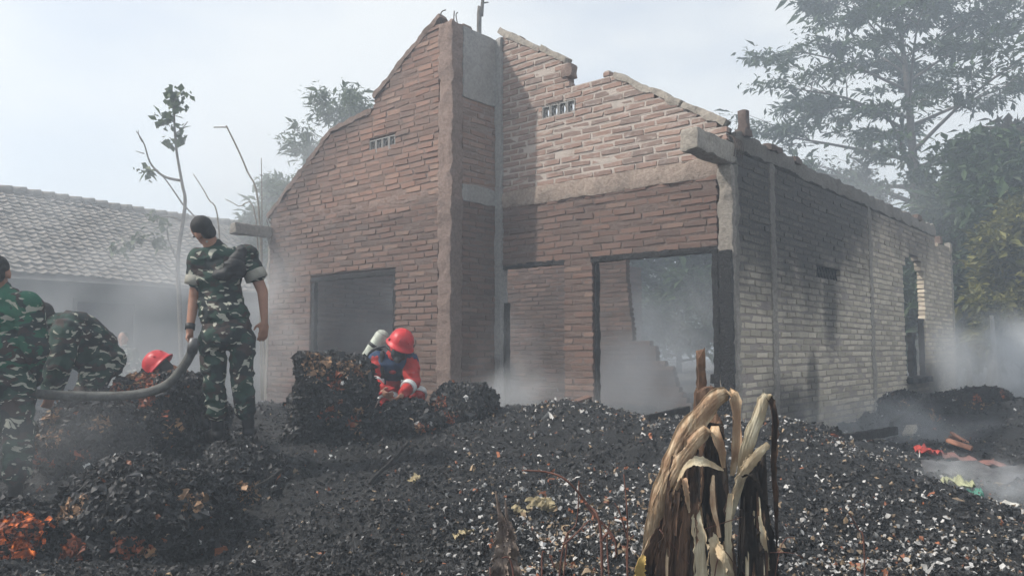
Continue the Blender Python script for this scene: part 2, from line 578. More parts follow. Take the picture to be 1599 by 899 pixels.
def m_mortar(name, a, b, keep=.75, lime=False):
    t = NT(name, .95)
    co, side, soot, n2, z = soot_nodes(t)
    fine = t.noise(co, 30, 6, .65)
    c = t.mix(t.ramp(fine, .3, .72), a, b)
    if lime:
        lm = t.math('MAXIMUM', t.math('MULTIPLY', t.ramp(z, 2.8, 2.95), t.ramp(t.sep(co)[0], -3.06, -3.0)), t.math('MULTIPLY', side, .7))
        c = t.mix(t.math('MULTIPLY', lm, t.ramp(n2, .2, .6, .6, 1.0)), c, (.47, .415, .37))
    c = t.mix(t.math('MULTIPLY', soot, keep), c, (.028, .028, .03))
    t.col(c)
    t.bump(t.math('ADD', fine, t.noise(co, 80, 4, .6)), .012, .9)
    return t.m
M_BRICK = m_brick()
M_MORTAR = m_mortar('mortar', (.165, .115, .095), (.25, .185, .155), .9, True)
M_CONC = m_mortar('weathered_concrete', (.25, .225, .195), (.40, .36, .31), .6)
M_PLASTER = m_mortar('grey_plaster', (.25, .245, .235), (.36, .35, .335), .45)
M_COLUMN = m_mortar('red_dusted_column', (.17, .118, .098), (.27, .205, .175), .5)
M_BAND = m_mortar('tan_render', (.23, .175, .145), (.37, .305, .255), .6)
def m_charwood():
    t = NT('charred_wood', .5)
    co = t.coord()
    v = t.n('TexVoronoi', feature='DISTANCE_TO_EDGE')
    t.put(v.inputs['Vector'], t.mapping(co, (62, 62, 36)))
    v.inputs['Scale'].default_value = 1.0
    cr = t.ramp(v.outputs['Distance'], 0.0, .25)
    t.col(t.mix(cr, (.006, .006, .006), (.028, .028, .03)))
    t.bump(cr, .012, 1.0)
    return t.m
M_CHARWOOD = m_charwood()

# chamfered brick template
def brick_template():
    bm = bmesh.new()
    bmesh.ops.create_cube(bm, size=1.0)
    bmesh.ops.scale(bm, vec=(.24, .11, .051), verts=bm.verts)
    bmesh.ops.bevel(bm, geom=list(bm.edges), offset=.0028, segments=1, affect='EDGES', profile=.5)
    bm.verts.ensure_lookup_table()
    V = np.array([v.co[:] for v in bm.verts])
    F4 = np.array([[v.index for v in f.verts] for f in bm.faces if len(f.verts) == 4])
    F3 = np.array([[v.index for v in f.verts] for f in bm.faces if len(f.verts) == 3])
    bm.free()
    return V, F4, F3
BV, BF4, BF3 = brick_template()
def brick_shape(seed_rng, jit=.0085):
    """slightly uneven brick: corners pushed about"""
    off = seed_rng.normal(0, jit, (2, 2, 2, 3)) * np.array([1.0, .28, .5])
    s = BV / np.array([.24, .11, .051]) + .5
    w = lambda i, c: s[:, c] if i else 1 - s[:, c]
    d = sum((w(i, 0) * w(j, 1) * w(k, 2))[:, None] * off[i, j, k] for i in (0, 1) for j in (0, 1) for k in (0, 1))
    return BV + d
N_VAR = 14
BRICK_SHAPES = [brick_shape(NR) for _ in range(N_VAR)]
BRICK_TINT = [NR.random() for _ in range(N_VAR)]
BRICK_MESH = []
for k in range(N_VAR):
    me = mk_mesh('brick', BRICK_SHAPES[k], [BF4, BF3], attrs={'tint': np.full(len(BV), BRICK_TINT[k])})
    me.materials.append(M_BRICK)
    BRICK_MESH.append(me)

COURSE = .073
BRICKS = []       # dicts of every brick in the house
def brick_wall(name, axis, plane, a0, a1, z0, ztop, holes=(), inside=False, thick=.11, rec=.0055):
    """axis 'x': runs along x, front face at y=plane looking to -y; axis 'y': runs along y, outer face at x=plane looking to +x.
    The mortar slab is the part; each brick is laid proud of it."""
    mb = MB()
    rows = int((max(ztop(a) for a in np.linspace(a0, a1, 60)) - z0) / COURSE) + 1
    bricks = []
    for r in range(rows):
        zb, zt = z0 + r * COURSE, z0 + (r + 1) * COURSE
        zc = (zb + zt) / 2
        aa = np.arange(a0, a1 + 1e-6, .02)
        ok = np.array([ztop(a) >= zt - .02 for a in aa])
        for (h0, h1, g0, g1) in holes:
            if g0 < zc < g1:
                ok &= ~((aa > h0) & (aa < h1))
        i = 0
        spans = []
        while i < len(aa):
            if ok[i]:
                j = i
                while j + 1 < len(aa) and ok[j + 1]:
                    j += 1
                if aa[j] - aa[i] > .05:
                    s0, s1 = aa[i], aa[j]
                    for (h0, h1, g0, g1) in holes:      # crisp jambs
                        if g0 < zc < g1:
                            if abs(s0 - h1) < .03: s0 = h1
                            if abs(s1 - h0) < .03: s1 = h0
                    spans.append((s0, min(s1, a1)))
                i = j + 1
            else:
                i += 1
        for (s0, s1) in spans:
            e = .002 * (r % 2)
            if axis == 'x':
                mb.add(*box((s0 + .012, plane + rec + e, zb), (s1 - .012, plane + thick - .007 - e, zt)))
            else:
                mb.add(*box((plane - thick + .007 + e, s0 + .012, zb), (plane - rec - e, s1 - .012, zt)))
            pos = s0 - (.133 if r % 2 else 0) + RND.uniform(-.012, .012)
            k0 = s0
            while k0 < s1 - .02:
                pos += .265 + RND.uniform(-.012, .012)
                k1 = min(pos, s1)
                if s1 - k1 < .05:
                    k1 = s1
                ln = k1 - k0 - (.022 if k1 < s1 else 0)
                if ln > .03:
                    bricks.append(((k0 + k0 + ln) / 2, zc, ln))
                if k1 >= s1:
                    break
                k0 = k1
    w = obj('wall', mb.mesh('wall'), M_MORTAR, house)
    for (a, z, ln) in bricks:
        out = RND.gauss(0, .003)
        c = (a, plane + thick / 2 + out, z) if axis == 'x' else (plane - thick / 2 + out, a, z)
        wc = h2w(np.array(c))
        view = wc - np.array([0, 0, EYE])
        d = np.linalg.norm(view)
        nrm = HEY if axis == 'x' else HEX
        area = ln * .062 * abs(view @ nrm) / d / d ** 2
        hid = inside or z < .45
        if name == 'return':
            hid = hid or z < .7
        BRICKS.append(dict(c=c, ln=ln, rot=(RND.gauss(0, .012), RND.gauss(0, .016), (0 if axis == 'x' else math.pi / 2) + RND.gauss(0, .012)),
                           k=RND.randrange(N_VAR), area=0 if hid else area, wall=w, h=RND.uniform(.9, 1.06)))
    return w

def prof(pts, jag=.035):
    xs_, zs_ = zip(*pts)
    def f(a):
        return float(np.interp(a, xs_, zs_)) + jag * float(vnoise(np.array([[a * 5.1, len(pts), .5]]))[0])
    return f
# right-hand front
top_r = prof([(-3.05, 4.93), (-2.97, 4.95), (-2.34, 4.54), (-1.94, 4.30), (-1.92, 4.02), (-1.64, 3.97), (-1.60, 4.03), (-1.31, 4.0), (-.54, 3.52), (-.05, 3.20)])
front = brick_wall('front', 'x', 0.0, XI + .10, -.13, -.05, lambda a: 2.72, [(-2.97, -2.02, -1, 2.03), (-1.63, -.12, -1, 2.03)])
brick_wall('gable', 'x', 0.0, XI + .10, -.02, 2.885, top_r, [(-2.33, -1.85, 3.67, 3.80)], rec=.006)
# return wall beside the projecting wing (looks right)
top_t = prof([(-.7, 4.86), (0, 4.78)], .03)
brick_wall('return', 'y', XI + .01, YL + .17, .11, -.05, top_t)
# projecting left wing
top_l = prof([(-6.84, 2.92), (-5.55, 3.80), (-5.3, 3.95), (-4.96, 4.02), (-4.47, 4.05), (-4.45, 4.20), (-3.78, 4.66), (-3.2, 4.93)])
brick_wall('wing', 'x', YL, XL, XI - .20, -.05, top_l, [(-5.74, -4.0, .45, 1.97), (-4.53, -4.03, 3.51, 3.65)], rec=.0065)
# long side wall (looks right)
brick_wall('side', 'y', 0.0, .14, 9.3, -.05, lambda a: 2.965 - (.10 + .05 * float(vnoise(np.array([[a * 4, 1.1, 0]]))[0])) * (a > 8.1), [(6.0, 7.25, .55, 2.30), (6.14, 7.1, 2.2, 2.40), (6.4, 6.9, 2.3, 2.50), (2.28, 3.12, 1.83, 2.0)])
# cross wall inside, broken down at its right end; outer left wall
cross_top = prof([(-6.8, 3.0), (-3.12, 2.95), (-3.08, 2.0), (-3.02, 1.5), (-2.98, 1.15), (-2.62, 1.05), (-2.58, .86), (-2.35, .80), (-2.25, .5), (-2.05, .25)], .06)
brick_wall('cross', 'x', 3.0, XL + .12, -2.0, -.05, cross_top, [], True)
brick_wall('outer', 'y', XL + .11, YL + .12, 9.3, -.05, lambda a: 2.95, [(2, 3.2, .8, 2)], True)

BRICKS.sort(key=lambda b: -b['area'])
for b in BRICKS[:300]:
    o = bpy.data.objects.new('brick', BRICK_MESH[b['k']])
    o.location = b['c']
    o.rotation_euler = b['rot']
    o.scale = (b['ln'] / .24, 1, b['h'])
    o.parent = b['wall']
    COL.objects.link(o)
mb = MB()
tints = []
for b in BRICKS[300:]:
    M = np.array(Matrix.LocRotScale(Vector(b['c']), __import__('mathutils').Euler(b['rot']), Vector((b['ln'] / .24, 1, b['h']))))
    V = BRICK_SHAPES[b['k']] @ M[:3, :3].T + M[:3, 3]
    mb.add(V, [BF4, BF3])
    tints.append(np.full(len(BV), min(1, max(0, BRICK_TINT[b['k']] + RND.uniform(-.15, .15)))))
bw = obj('brickwork', mb.mesh('brickwork', attrs={'tint': np.concatenate(tints)}), M_BRICK, house)
bw['kind'] = 'stuff'

def rough_box(lo, hi, res=.05, amp=.012, freq=9.0, seed=0.0, M=None):
    lo, hi = np.array(lo, float), np.array(hi, float)
    V, F, n = [], [], 0
    for ax in range(3):
        u, v = (ax + 1) % 3, (ax + 2) % 3
        nu = max(2, int((hi[u] - lo[u]) / res) + 1)
        nv = max(2, int((hi[v] - lo[v]) / res) + 1)
        nu, nv = min(nu, 160), min(nv, 160)
        gu, gv = np.meshgrid(np.linspace(lo[u], hi[u], nu), np.linspace(lo[v], hi[v], nv), indexing='ij')
        for sgn in (0, 1):
            pts = np.zeros((nu, nv, 3))
            pts[..., u], pts[..., v], pts[..., ax] = gu, gv, (hi if sgn else lo)[ax]
            i, j = np.meshgrid(np.arange(nu - 1), np.arange(nv - 1), indexing='ij')
            q = (i * nv + j).ravel() + n
            f = np.stack([q, q + nv, q + nv + 1, q + 1], 1)
            F.append(f if sgn else f[:, ::-1])
            V.append(pts.reshape(-1, 3))
            n += nu * nv
    V = np.concatenate(V)
    # round the edges a little and roughen
    c = (lo + hi) / 2
    h = (hi - lo) / 2
    rr = min(h) * .3
    d = (V - c)
    q = np.clip(np.abs(d) - (h - rr), 0, None)
    ln = np.linalg.norm(q, axis=1)
    k = np.where(ln > rr, rr / (ln + 1e-9), 1)
    d = np.sign(d) * (np.minimum(np.abs(d), h - rr) + q * k[:, None])
    V = c + d
    nz = np.stack([fbm(V * freq + seed + s, 3, .6) for s in (0, 31.7, 77.1)], 1)
    V = V + amp * nz
    if M is not None:
        V = V @ M[:3, :3].T + M[:3, 3]
    return V, np.concatenate(F)

def hpart(name, lo, hi, mat, res=.05, amp=.012, freq=9.0, M=None, parent=None, label=None):
    V, F = rough_box(lo, hi, res, amp, freq, RND.uniform(0, 90), M)
    o = obj(name, mk_mesh(name, V, F, smooth=True), mat, parent or house)
    if label:
        o['label'] = label
    return o

# concrete columns and ring beams
hpart('corner_column', (-.135, -.012, -.1), (.016, .15, 2.80), M_CONC, .035, .018, 11, label='rough concrete corner column with scorched foot')
hpart('wing_column', (XI - .215, YL - .022, -.1), (XI + .022, YL + .185, 4.84), M_COLUMN, .035, .017, 10, label='tall rough plastered column between wing and recess')
hpart('wing_column', (XL - .03, YL - .012, -.1), (XL + .03, YL + .14, 2.75), M_CONC, .04, .012)
hpart('inner_column', (XI + .002, -.045, -.1), (XI + .105, .10, 4.82), M_PLASTER, .04, .012)
hpart('wall_column', (-.10, .93, -.05), (.016, 1.07, 2.97), M_CONC, .03, .014, 13)
hpart('wall_column', (-.10, 4.30, -.05), (.014, 4.44, 2.97), M_CONC, .035, .014, 13)
hpart('wall_column', (-.11, 9.22, -.05), (.012, 9.36, 2.97), M_CONC, .05, .014, 13)
hpart('ring_beam', (XI + .09, -.012, 2.685), (-.12, .115, 2.895), M_BAND, .035, .014, 8, label='pale concrete band across the recessed front')
hpart('ring_beam', (XL + .02, YL + .002, 2.765), (XI - .19, YL + .112, 2.89), M_COLUMN, .04, .012, 8)
hpart('ring_beam', (-.125, .12, 2.955), (.018, 8.15, 3.145), M_CONC, .04, .022, 7, label='crumbling concrete beam along the top of the side wall')
hpart('beam_end', (-.15, -.74, 2.80), (.035, .13, 3.005), M_CONC, .03, .012, 9, label='concrete beam end jutting out at the corner')
hpart('beam_end', (XL - .09, YL - .58, 2.60), (XL + .06, YL + .1, 2.76), M_CONC, .03, .010, 9, label='sooty concrete beam end jutting out at the left edge')
hpart('plaster_patch', (XI - .02, YL + .16, 3.95), (XI + .028, -.02, 4.80), M_PLASTER, .03, .008, 6)
hpart('plaster_patch', (XI - .02, YL + .16, 2.72), (XI + .024, -.02, 2.92), M_PLASTER, .03, .010, 8)
def coping(x0, z0, x1, z1, y, name='coping', w=.13, h=.05, mat=None):
    L_ = math.hypot(x1 - x0, z1 - z0)
    a = math.atan2(z1 - z0, x1 - x0)
    M = np.array(Matrix.Translation((x0, y, z0)) @ Matrix.Rotation(-a, 4, 'Y'))
    return hpart(name, (0, -w / 2, -h), (L_, w / 2, h * .4), mat or M_CONC, .035, .018, 8, M)
coping(-1.31, 4.0, -.5, 3.50, .05)
coping(-.5, 3.50, -.03, 3.22, .05)
coping(-3.0, 4.95, -2.36, 4.55, .05)
coping(-2.36, 4.56, -1.97, 4.32, .05)
coping(-6.84, 2.93, -5.35, 3.94, YL + .05, mat=M_COLUMN)
coping(-5.35, 3.94, -4.50, 4.06, YL + .05, mat=M_COLUMN)
coping(-4.46, 4.21, -3.80, 4.65, YL + .05, mat=M_COLUMN)
coping(-3.80, 4.65, -3.24, 4.94, YL + .05, mat=M_COLUMN)
# broken bits on the corner: upright brick stub, leftover brick lumps
for (lo, hi, rz) in (((-.06, .25, 3.12), (.06, .42, 3.20), 0), ((-.05, .30, 3.19), (.05, .38, 3.40), .1), ((-.09, .9, 3.11), (.05, 1.2, 3.18), 0), ((-.08, 1.6, 3.1), (.04, 1.8, 3.17), 0),
                     ((-.08, 6.9, 3.1), (.03, 7.15, 3.2), 0), ((-.09, 8.4, 2.86), (.02, 8.6, 3.0), 0), ((-2.04, -.03, 4.10), (-1.88, .10, 4.25), 0)):
    hpart('broken_brick', lo, hi, M_BRICK if False else M_COLUMN, .03, .012, 14)
# wire and rods sticking out of the tops
M_WIRE = plain('rusty_wire', (.07, .05, .04), .7)
def rod(name, pts, r, parent=house, n=14):
    V, F = tube(smooth_path(pts, n), r, 6)
    return obj(name, mk_mesh(name, V, F, True), M_WIRE, parent)
for k in range(5):
    y0 = .0 + k * .045
    rod('tie_wire', [(-.14, y0, 2.98), (-.12, y0 - .02, 3.06 + .02 * (k % 2)), (-.02, y0 + .03, 3.09), (.05, y0 + .02, 3.0), (.045, y0, 2.86)], .006)
rod('reinforcing_rod', [(XI - .2, YL + .02, 4.8), (XI - .19, YL + .0, 4.96), (XI - .13, YL + .02, 4.99)], .007)
rod('reinforcing_rod', [(XI - .06, YL + .08, 4.8), (XI - .04, YL + .07, 4.97)], .007)
rod('reinforcing_rod', [(XI - .01, YL + .1, 4.8), (XI + .0, YL + .06, 4.9), (XI + .03, YL + .06, 4.93)], .006)
rod('tie_wire', [(XL, YL - .01, 2.75), (XL - .03, YL - .03, 2.85), (XL + .03, YL - .05, 2.88), (XL + .07, YL - .04, 2.8)], .006)

# burnt frames in the openings, plus one dark strip for jamb shade
def frame(name, lo, hi, parent=house, amp=.008):
    return hpart(name, lo, hi, M_CHARWOOD, .03, amp, 16, None, parent)
frame('lintel', (-3.0, .004, 1.955), (-2.0, .10, 2.012))
frame('post_or_jamb_shade', (-2.965, .02, 0), (-2.90, .10, 1.55))
frame('lintel', (-1.66, -.006, 1.945), (-.13, .10, 2.012))
frame('post_or_jamb_shade', (-1.628, .03, 0), (-1.598, .10, 1.95))  # thin black strip standing in for shade on the left jamb
frame('post_or_jamb_shade', (-.205, -.02, 0), (-.138, .09, 1.975))
frame('hinge', (-.245, -.015, .66), (-.205, .02, .76))
frame('window_frame', (-5.735, YL + .015, 1.905), (-4.0, YL + .085, 1.968))
frame('window_frame', (-5.735, YL + .015, .46), (-5.67, YL + .085, 1.9))
frame('window_frame', (-4.06, YL + .015, .46), (-4.003, YL + .085, 1.9))
frame('corner_char', (-.128, -.03, .3), (.012, .0, 1.95))
frame('window_frame', (-.10, 6.02, .56), (-.02, 6.10, 1.5))
frame('window_frame', (-.115, 7.21, .56), (-.03, 7.25, 1.5))
frame('window_sill', (-.14, 5.98, .48), (.10, 7.2, .56), amp=.02)
V, F = rough_box((-.09, 6.42, .56), (-.01, 6.62, 1.25), .03, .02, 12)
obj('window_frame', mk_mesh('window_frame', V, F, True), M_CHARWOOD, house)

# pierced vent blocks
def vent(x0, x1, z0, z1, y, n=4):
    w = (x1 - x0) / n
    for k in range(n):
        mb = MB()
        a, b = x0 + k * w + .004, x0 + (k + 1) * w - .004
        t_ = .013
        for lo, hi in (((a, y, z0), (a + t_, y + .09, z1)), ((b - t_, y, z0), (b, y + .09, z1)), ((a + t_, y + .001, z0), (b - t_, y + .09, z0 + t_)), ((a + t_, y + .001, z1 - t_), (b - t_, y + .09, z1))):
            mb.add(*box(lo, hi))
        c = np.array([(a + b) / 2, y + .012, (z0 + z1) / 2])
        hw, hh = (b - a) / 2 - t_, (z1 - z0) / 2 - t_
        dia = [c + (0, 0, hh), c + (hw, 0, 0), c - (0, 0, hh), c - (hw, 0, 0), c + (0, 0, hh)]
        for i in range(4):
            mb.add(*tube([dia[i] + (0, .02, 0), dia[i + 1] + (0, .02, 0)], .010, 4))
        obj('vent_block', mb.mesh('vent_block'), M_PLASTER, house)
vent(-2.33, -1.85, 3.664, 3.826, .004)
vent(-4.53, -4.03, 3.482, 3.644, YL + .004)
mb = MB()
for k in range(8):
    y0 = 2.29 + k * .104
    mb.add(*tube([(-.05, y0, 1.848), (-.05, y0 + .1, 2.008)], .010, 4))
    mb.add(*tube([(-.05, y0 + .1, 1.848), (-.05, y0, 2.008)], .010, 4))
hpart('vent_backing', (-.10, 2.26, 1.80), (-.075, 3.14, 2.05), M_CHARWOOD, .05, .004)
vg = obj('vent_lattice', mb.mesh('vent_lattice'), M_CHARWOOD, house)

# ------------------------------------------------------------------ charred bales
def tri_sample(V, F, n):
    T = np.concatenate([F[:, [0, 1, 2]], F[:, [0, 2, 3]]])
    a, b, c = V[T[:, 0]], V[T[:, 1]], V[T[:, 2]]
    nr = np.cross(b - a, c - a)
    ar = np.linalg.norm(nr, axis=1)
    k = NR.choice(len(T), n, p=ar / ar.sum())
    u, v = NR.random((2, n))
    f = u + v > 1
    u[f], v[f] = 1 - u[f], 1 - v[f]
    return a[k] + (b - a)[k] * u[:, None] + (c - a)[k] * v[:, None], nr[k] / (ar[k][:, None] + 1e-12)

M_BALE = m_char('charred_bale', (.011, .0115, .012), (.07, .07, .072), .62)
def m_ember():
    t = NT('glowing_ember', .8)
    co = t.coord()
    n = t.noise(co, 30, 4)
    t.col((.25, .06, .02))
    t.put(t.b.inputs['Emission Color'], t.mix(t.ramp(n, .35, .7), (.8, .06, .015), (1.0, .28, .06)))
    t.put(t.b.inputs['Emission Strength'], t.ramp(n, .50, .76, .0, .75))
    return t.m
M_EMBER = m_ember()

def bale(label, c, half, rz=0.0, lean=(0, 0), square=.35, n_fl=4500, orange=(), fl=.021, ember=(), group='charred bales of waste'):
    """lumpy layered block; c = centre, half = half sizes; orange = (px,py,radius) spots seen as rust-coloured unburnt stuff, in local units"""
    lo, hi = -np.array(half), np.array(half)
    V, F = rough_box(lo, hi, .035, 0, 1)
    # more rounding
    d = V / np.array(half)
    r = np.linalg.norm(d, axis=1)[:, None]
    inf = np.abs(d).max(1)[:, None]
    V = V * (1 - square + square * inf / r)
    seed = RND.uniform(0, 60)
    q = V + seed
    nrm = V / (np.linalg.norm(V, axis=1)[:, None] + 1e-9)
    strata = vnoise(q * np.array([2.2, 2.2, 19])) * .032 + vnoise(q * np.array([5, 5, 40])) * .018
    disp = .095 * fbm(q * 2.4, 3) + strata + .03 * np.abs(fbm(q * 9, 3, .6))
    V = V + nrm * disp[:, None]
    V[:, 0] += V[:, 2] * lean[0]
    V[:, 1] += V[:, 2] * lean[1]
    e = empty('charred_bale', (c[0], c[1], c[2] - half[2]), rz)
    tag(e, label, 'bale', group)
    off = np.array([0, 0, half[2]])
    obj('core', mk_mesh('core', V + off, F, smooth=True), M_BALE, e)
    pts, nr = tri_sample(V, F, int(n_fl * 1.7))
    k = nr[:, 2] > -.6
    pts, nr = pts[k], nr[k]
    s = fl * np.exp(NR.normal(0, .45, len(pts)))
    tones = pick_tones(len(pts), .008, .010, .006)
    orange = list(orange) + [(half[0] * RND.uniform(-.9, .9), -half[1], half[2] * RND.uniform(-.6, .9), RND.uniform(.03, .09), RND.choice(['tan', 'rust'])) for _ in range(8)]
    for (ox, oy, oz, rad, kind) in orange:
        dd = np.linalg.norm(pts - np.array([ox, oy, oz]), axis=1) + .05 * fbm(pts * 14, 2)
        m = (dd < rad * .9) & (NR.random(len(pts)) < .7)
        base = np.array({'tan': (.34, .20, .11), 'rust': (.30, .085, .04)}[kind])
        tones[m] = base * NR.uniform(.3, 1.25, (m.sum(), 1))
    Vf, Ff, cf = flakes(pts + nr * .006 + off, nr, s, tones, .7, (.25, .9))
    o = obj('char_flakes', mk_mesh('char_flakes', Vf, Ff, colors={'tone': cf}), M_FLAKE, e)
    o['kind'] = 'stuff'
    for (ox, oy, oz, rad, cnt) in ember:
        dd = np.linalg.norm(pts - np.array([ox, oy, oz]), axis=1) + .07 * fbm(pts * 9, 2)
        idx = np.where(dd < rad)[0][:cnt]
        if len(idx):
            Vf, Ff, cf = flakes(pts[idx] + nr[idx] * .014 + off, nr[idx], s[idx] * 1.2, tones[idx], .4)
            o = obj('embers', mk_mesh('embers', Vf, Ff), M_EMBER, e)
            o['kind'] = 'stuff'
    return e

def bale_at(label, px0, px1, py0, py1, Y, depth, rz=0.0, **kw):
    a, b = P(px0, (py0 + py1) / 2, Y), P(px1, (py0 + py1) / 2, Y)
    t_, bt = P((px0 + px1) / 2, py0, Y), P((px0 + px1) / 2, py1, Y)
    half = ((b[0] - a[0]) / 2, depth / 2, (t_[2] - bt[2]) / 2)
    c = np.array([(a[0] + b[0]) / 2, Y + depth / 2 * .8, (t_[2] + bt[2]) / 2])
    return bale(label, c, half, rz, **kw)
bale_at('upright square charred bale in front of the firefighter with the air cylinder', 450, 570, 556, 715, 6.9, .62, .2, square=.12, n_fl=6500, lean=(.03, 0),
        orange=[(-.12, -.3, .36, .14, 'tan'), (.12, -.3, .34, .12, 'tan'), (-.02, -.3, -.05, .09, 'rust'), (.2, -.3, -.1, .06, 'rust'), (.28, -.2, .1, .05, 'rust')])
bale_at('rounded charred bale against the smoky doorway', 668, 764, 604, 705, 7.5, .6, -.15, square=.75, n_fl=3500, orange=[(-.12, -.25, .12, .10, 'rust')])
bale_at('low charred bale slumped between the two front bales', 566, 690, 640, 745, 7.0, .6, .4, square=.8, n_fl=4000)
bale_at('large charred heap under the hose with the red helmet behind it', 165, 308, 588, 760, 6.15, .75, -.1, square=.6, n_fl=7000,
        orange=[(.0, -.35, .30, .16, 'rust'), (-.1, -.3, .34, .1, 'tan'), (.1, -.36, .1, .09, 'rust'), (-.2, -.36, .0, .06, 'rust')])
bale_at('charred bale with rust coloured corner beside the leftmost soldier', 40, 215, 622, 790, 5.8, .7, .15, square=.5, n_fl=6000,
        orange=[(-.36, -.3, .12, .08, 'tan'), (-.37, -.3, -.02, .08, 'rust'), (-.3, -.25, .27, .12, 'tan'), (-.02, -.36, -.02, .07, 'rust')])
bale_at('charred bale the standing soldier stands on', 240, 468, 722, 915, 5.6, .95, -.05, square=.7, n_fl=8500,
        orange=[(.14, -.4, .18, .13, 'tan'), (.38, -.3, .12, .06, 'rust'), (.2, -.45, -.12, .06, 'tan'), (.22, -.45, -.06, .07, 'rust'), (-.26, -.4, .08, .12, 'tan'), (-.2, -.42, -.02, .09, 'tan')])
bale_at('big smouldering bale in the left foreground', 30, 322, 728, 1000, 4.6, .9, .1, square=.8, n_fl=12000,
        orange=[(-.3, -.35, .26, .10, 'tan'), (.08, -.42, -.0, .12, 'rust'), (-.28, -.4, .0, .14, 'rust'), (.4, -.2, -.2, .12, 'rust'), (.32, -.25, .22, .1, 'tan')],
        ember=[(-.3, -.38, -.02, .12, 40), (.42, -.25, -.25, .10, 40)])
bale_at('glowing bale cut off at the bottom left corner of the picture', -130, 48, 800, 990, 4.3, .7, .0, square=.7, n_fl=5000,
        orange=[(.2, -.3, .2, .2, 'rust')], ember=[(.25, -.25, .24, .16, 90), (.22, -.36, .0, .20, 140), (.0, -.38, -.1, .16, 90)])
bale_at('charred bale beyond the end of the side wall', 1478, 1590, 612, 690, 9.3, .7, .2, square=.6, n_fl=3000, orange=[(-.05, -.35, .1, .14, 'tan'), (.1, -.35, .05, .1, 'tan')])
bale_at('low charred lump at the foot of the side wall', 1225, 1330, 668, 730, 7.2, .5, .3, square=.85, n_fl=2200)
bale_at('ashy charred lump by the far end of the side wall', 1380, 1480, 615, 690, 9.4, .5, .3, square=.85, n_fl=2200)

# ------------------------------------------------------------------ trees and plants
def m_leaf(name, a, b, rough=.55, trans=.25):
    t = NT(name, rough)
    c = t.attr('tone')
    t.col(t.mix(c, a, b))
    t.b.inputs['Subsurface Weight'].default_value = 0.0
    tr = t.n('BsdfTranslucent')
    t.put(tr.inputs['Color'], t.mix(c, tuple(np.array(a) * 1.2), tuple(np.array(b) * 1.2)))
    mx = t.n('MixShader')
    mx.inputs[0].default_value = trans
    t.t.links.new(t.b.outputs[0], mx.inputs[1])
    t.t.links.new(tr.outputs[0], mx.inputs[2])
    t.t.links.new(mx.outputs[0], t.t.nodes['Material Output'].inputs['Surface'])
    return t.m
M_BARK = plain('grey_bark', (.10, .085, .07), .9, .3, 12, .02)
M_LEAF_D = m_leaf('dark_leaf', (.018, .035, .016), (.05, .085, .03))
M_LEAF_M = m_leaf('mid_leaf', (.03, .055, .02), (.075, .11, .035))
M_LEAF_Y = m_leaf('yellow_green_leaf', (.05, .06, .018), (.20, .19, .05))
M_LEAF_B = m_leaf('scorched_leaf', (.05, .04, .025), (.11, .09, .045))

LEAF_V = np.array([[0, 0, 0], [.45, .20, .05], [1.0, 0, -.10], [.45, -.20, .05]])
def leaves(pts, dirs, size, width=1.0, droop=.3):
    n = len(pts)
    d = dirs + NR.normal(0, .45, (n, 3))
    d[:, 2] -= droop
    d /= np.linalg.norm(d, axis=1)[:, None] + 1e-9
    up = np.tile([0, 0, 1.0], (n, 1)) + NR.normal(0, .5, (n, 3))
    v = np.cross(up, d)
    v /= np.linalg.norm(v, axis=1)[:, None] + 1e-9
    w = np.cross(d, v)
    s = (size * np.exp(NR.normal(0, .4, n)))[:, None]
    V = (pts[:, None] + LEAF_V[None, :, 0:1] * (d * s)[:, None] + LEAF_V[None, :, 1:2] * (v * s * width)[:, None] + LEAF_V[None, :, 2:3] * (w * s)[:, None]).reshape(-1, 3)
    F = np.arange(n * 4).reshape(n, 4)
    return V, F, np.repeat(NR.random(n), 4)

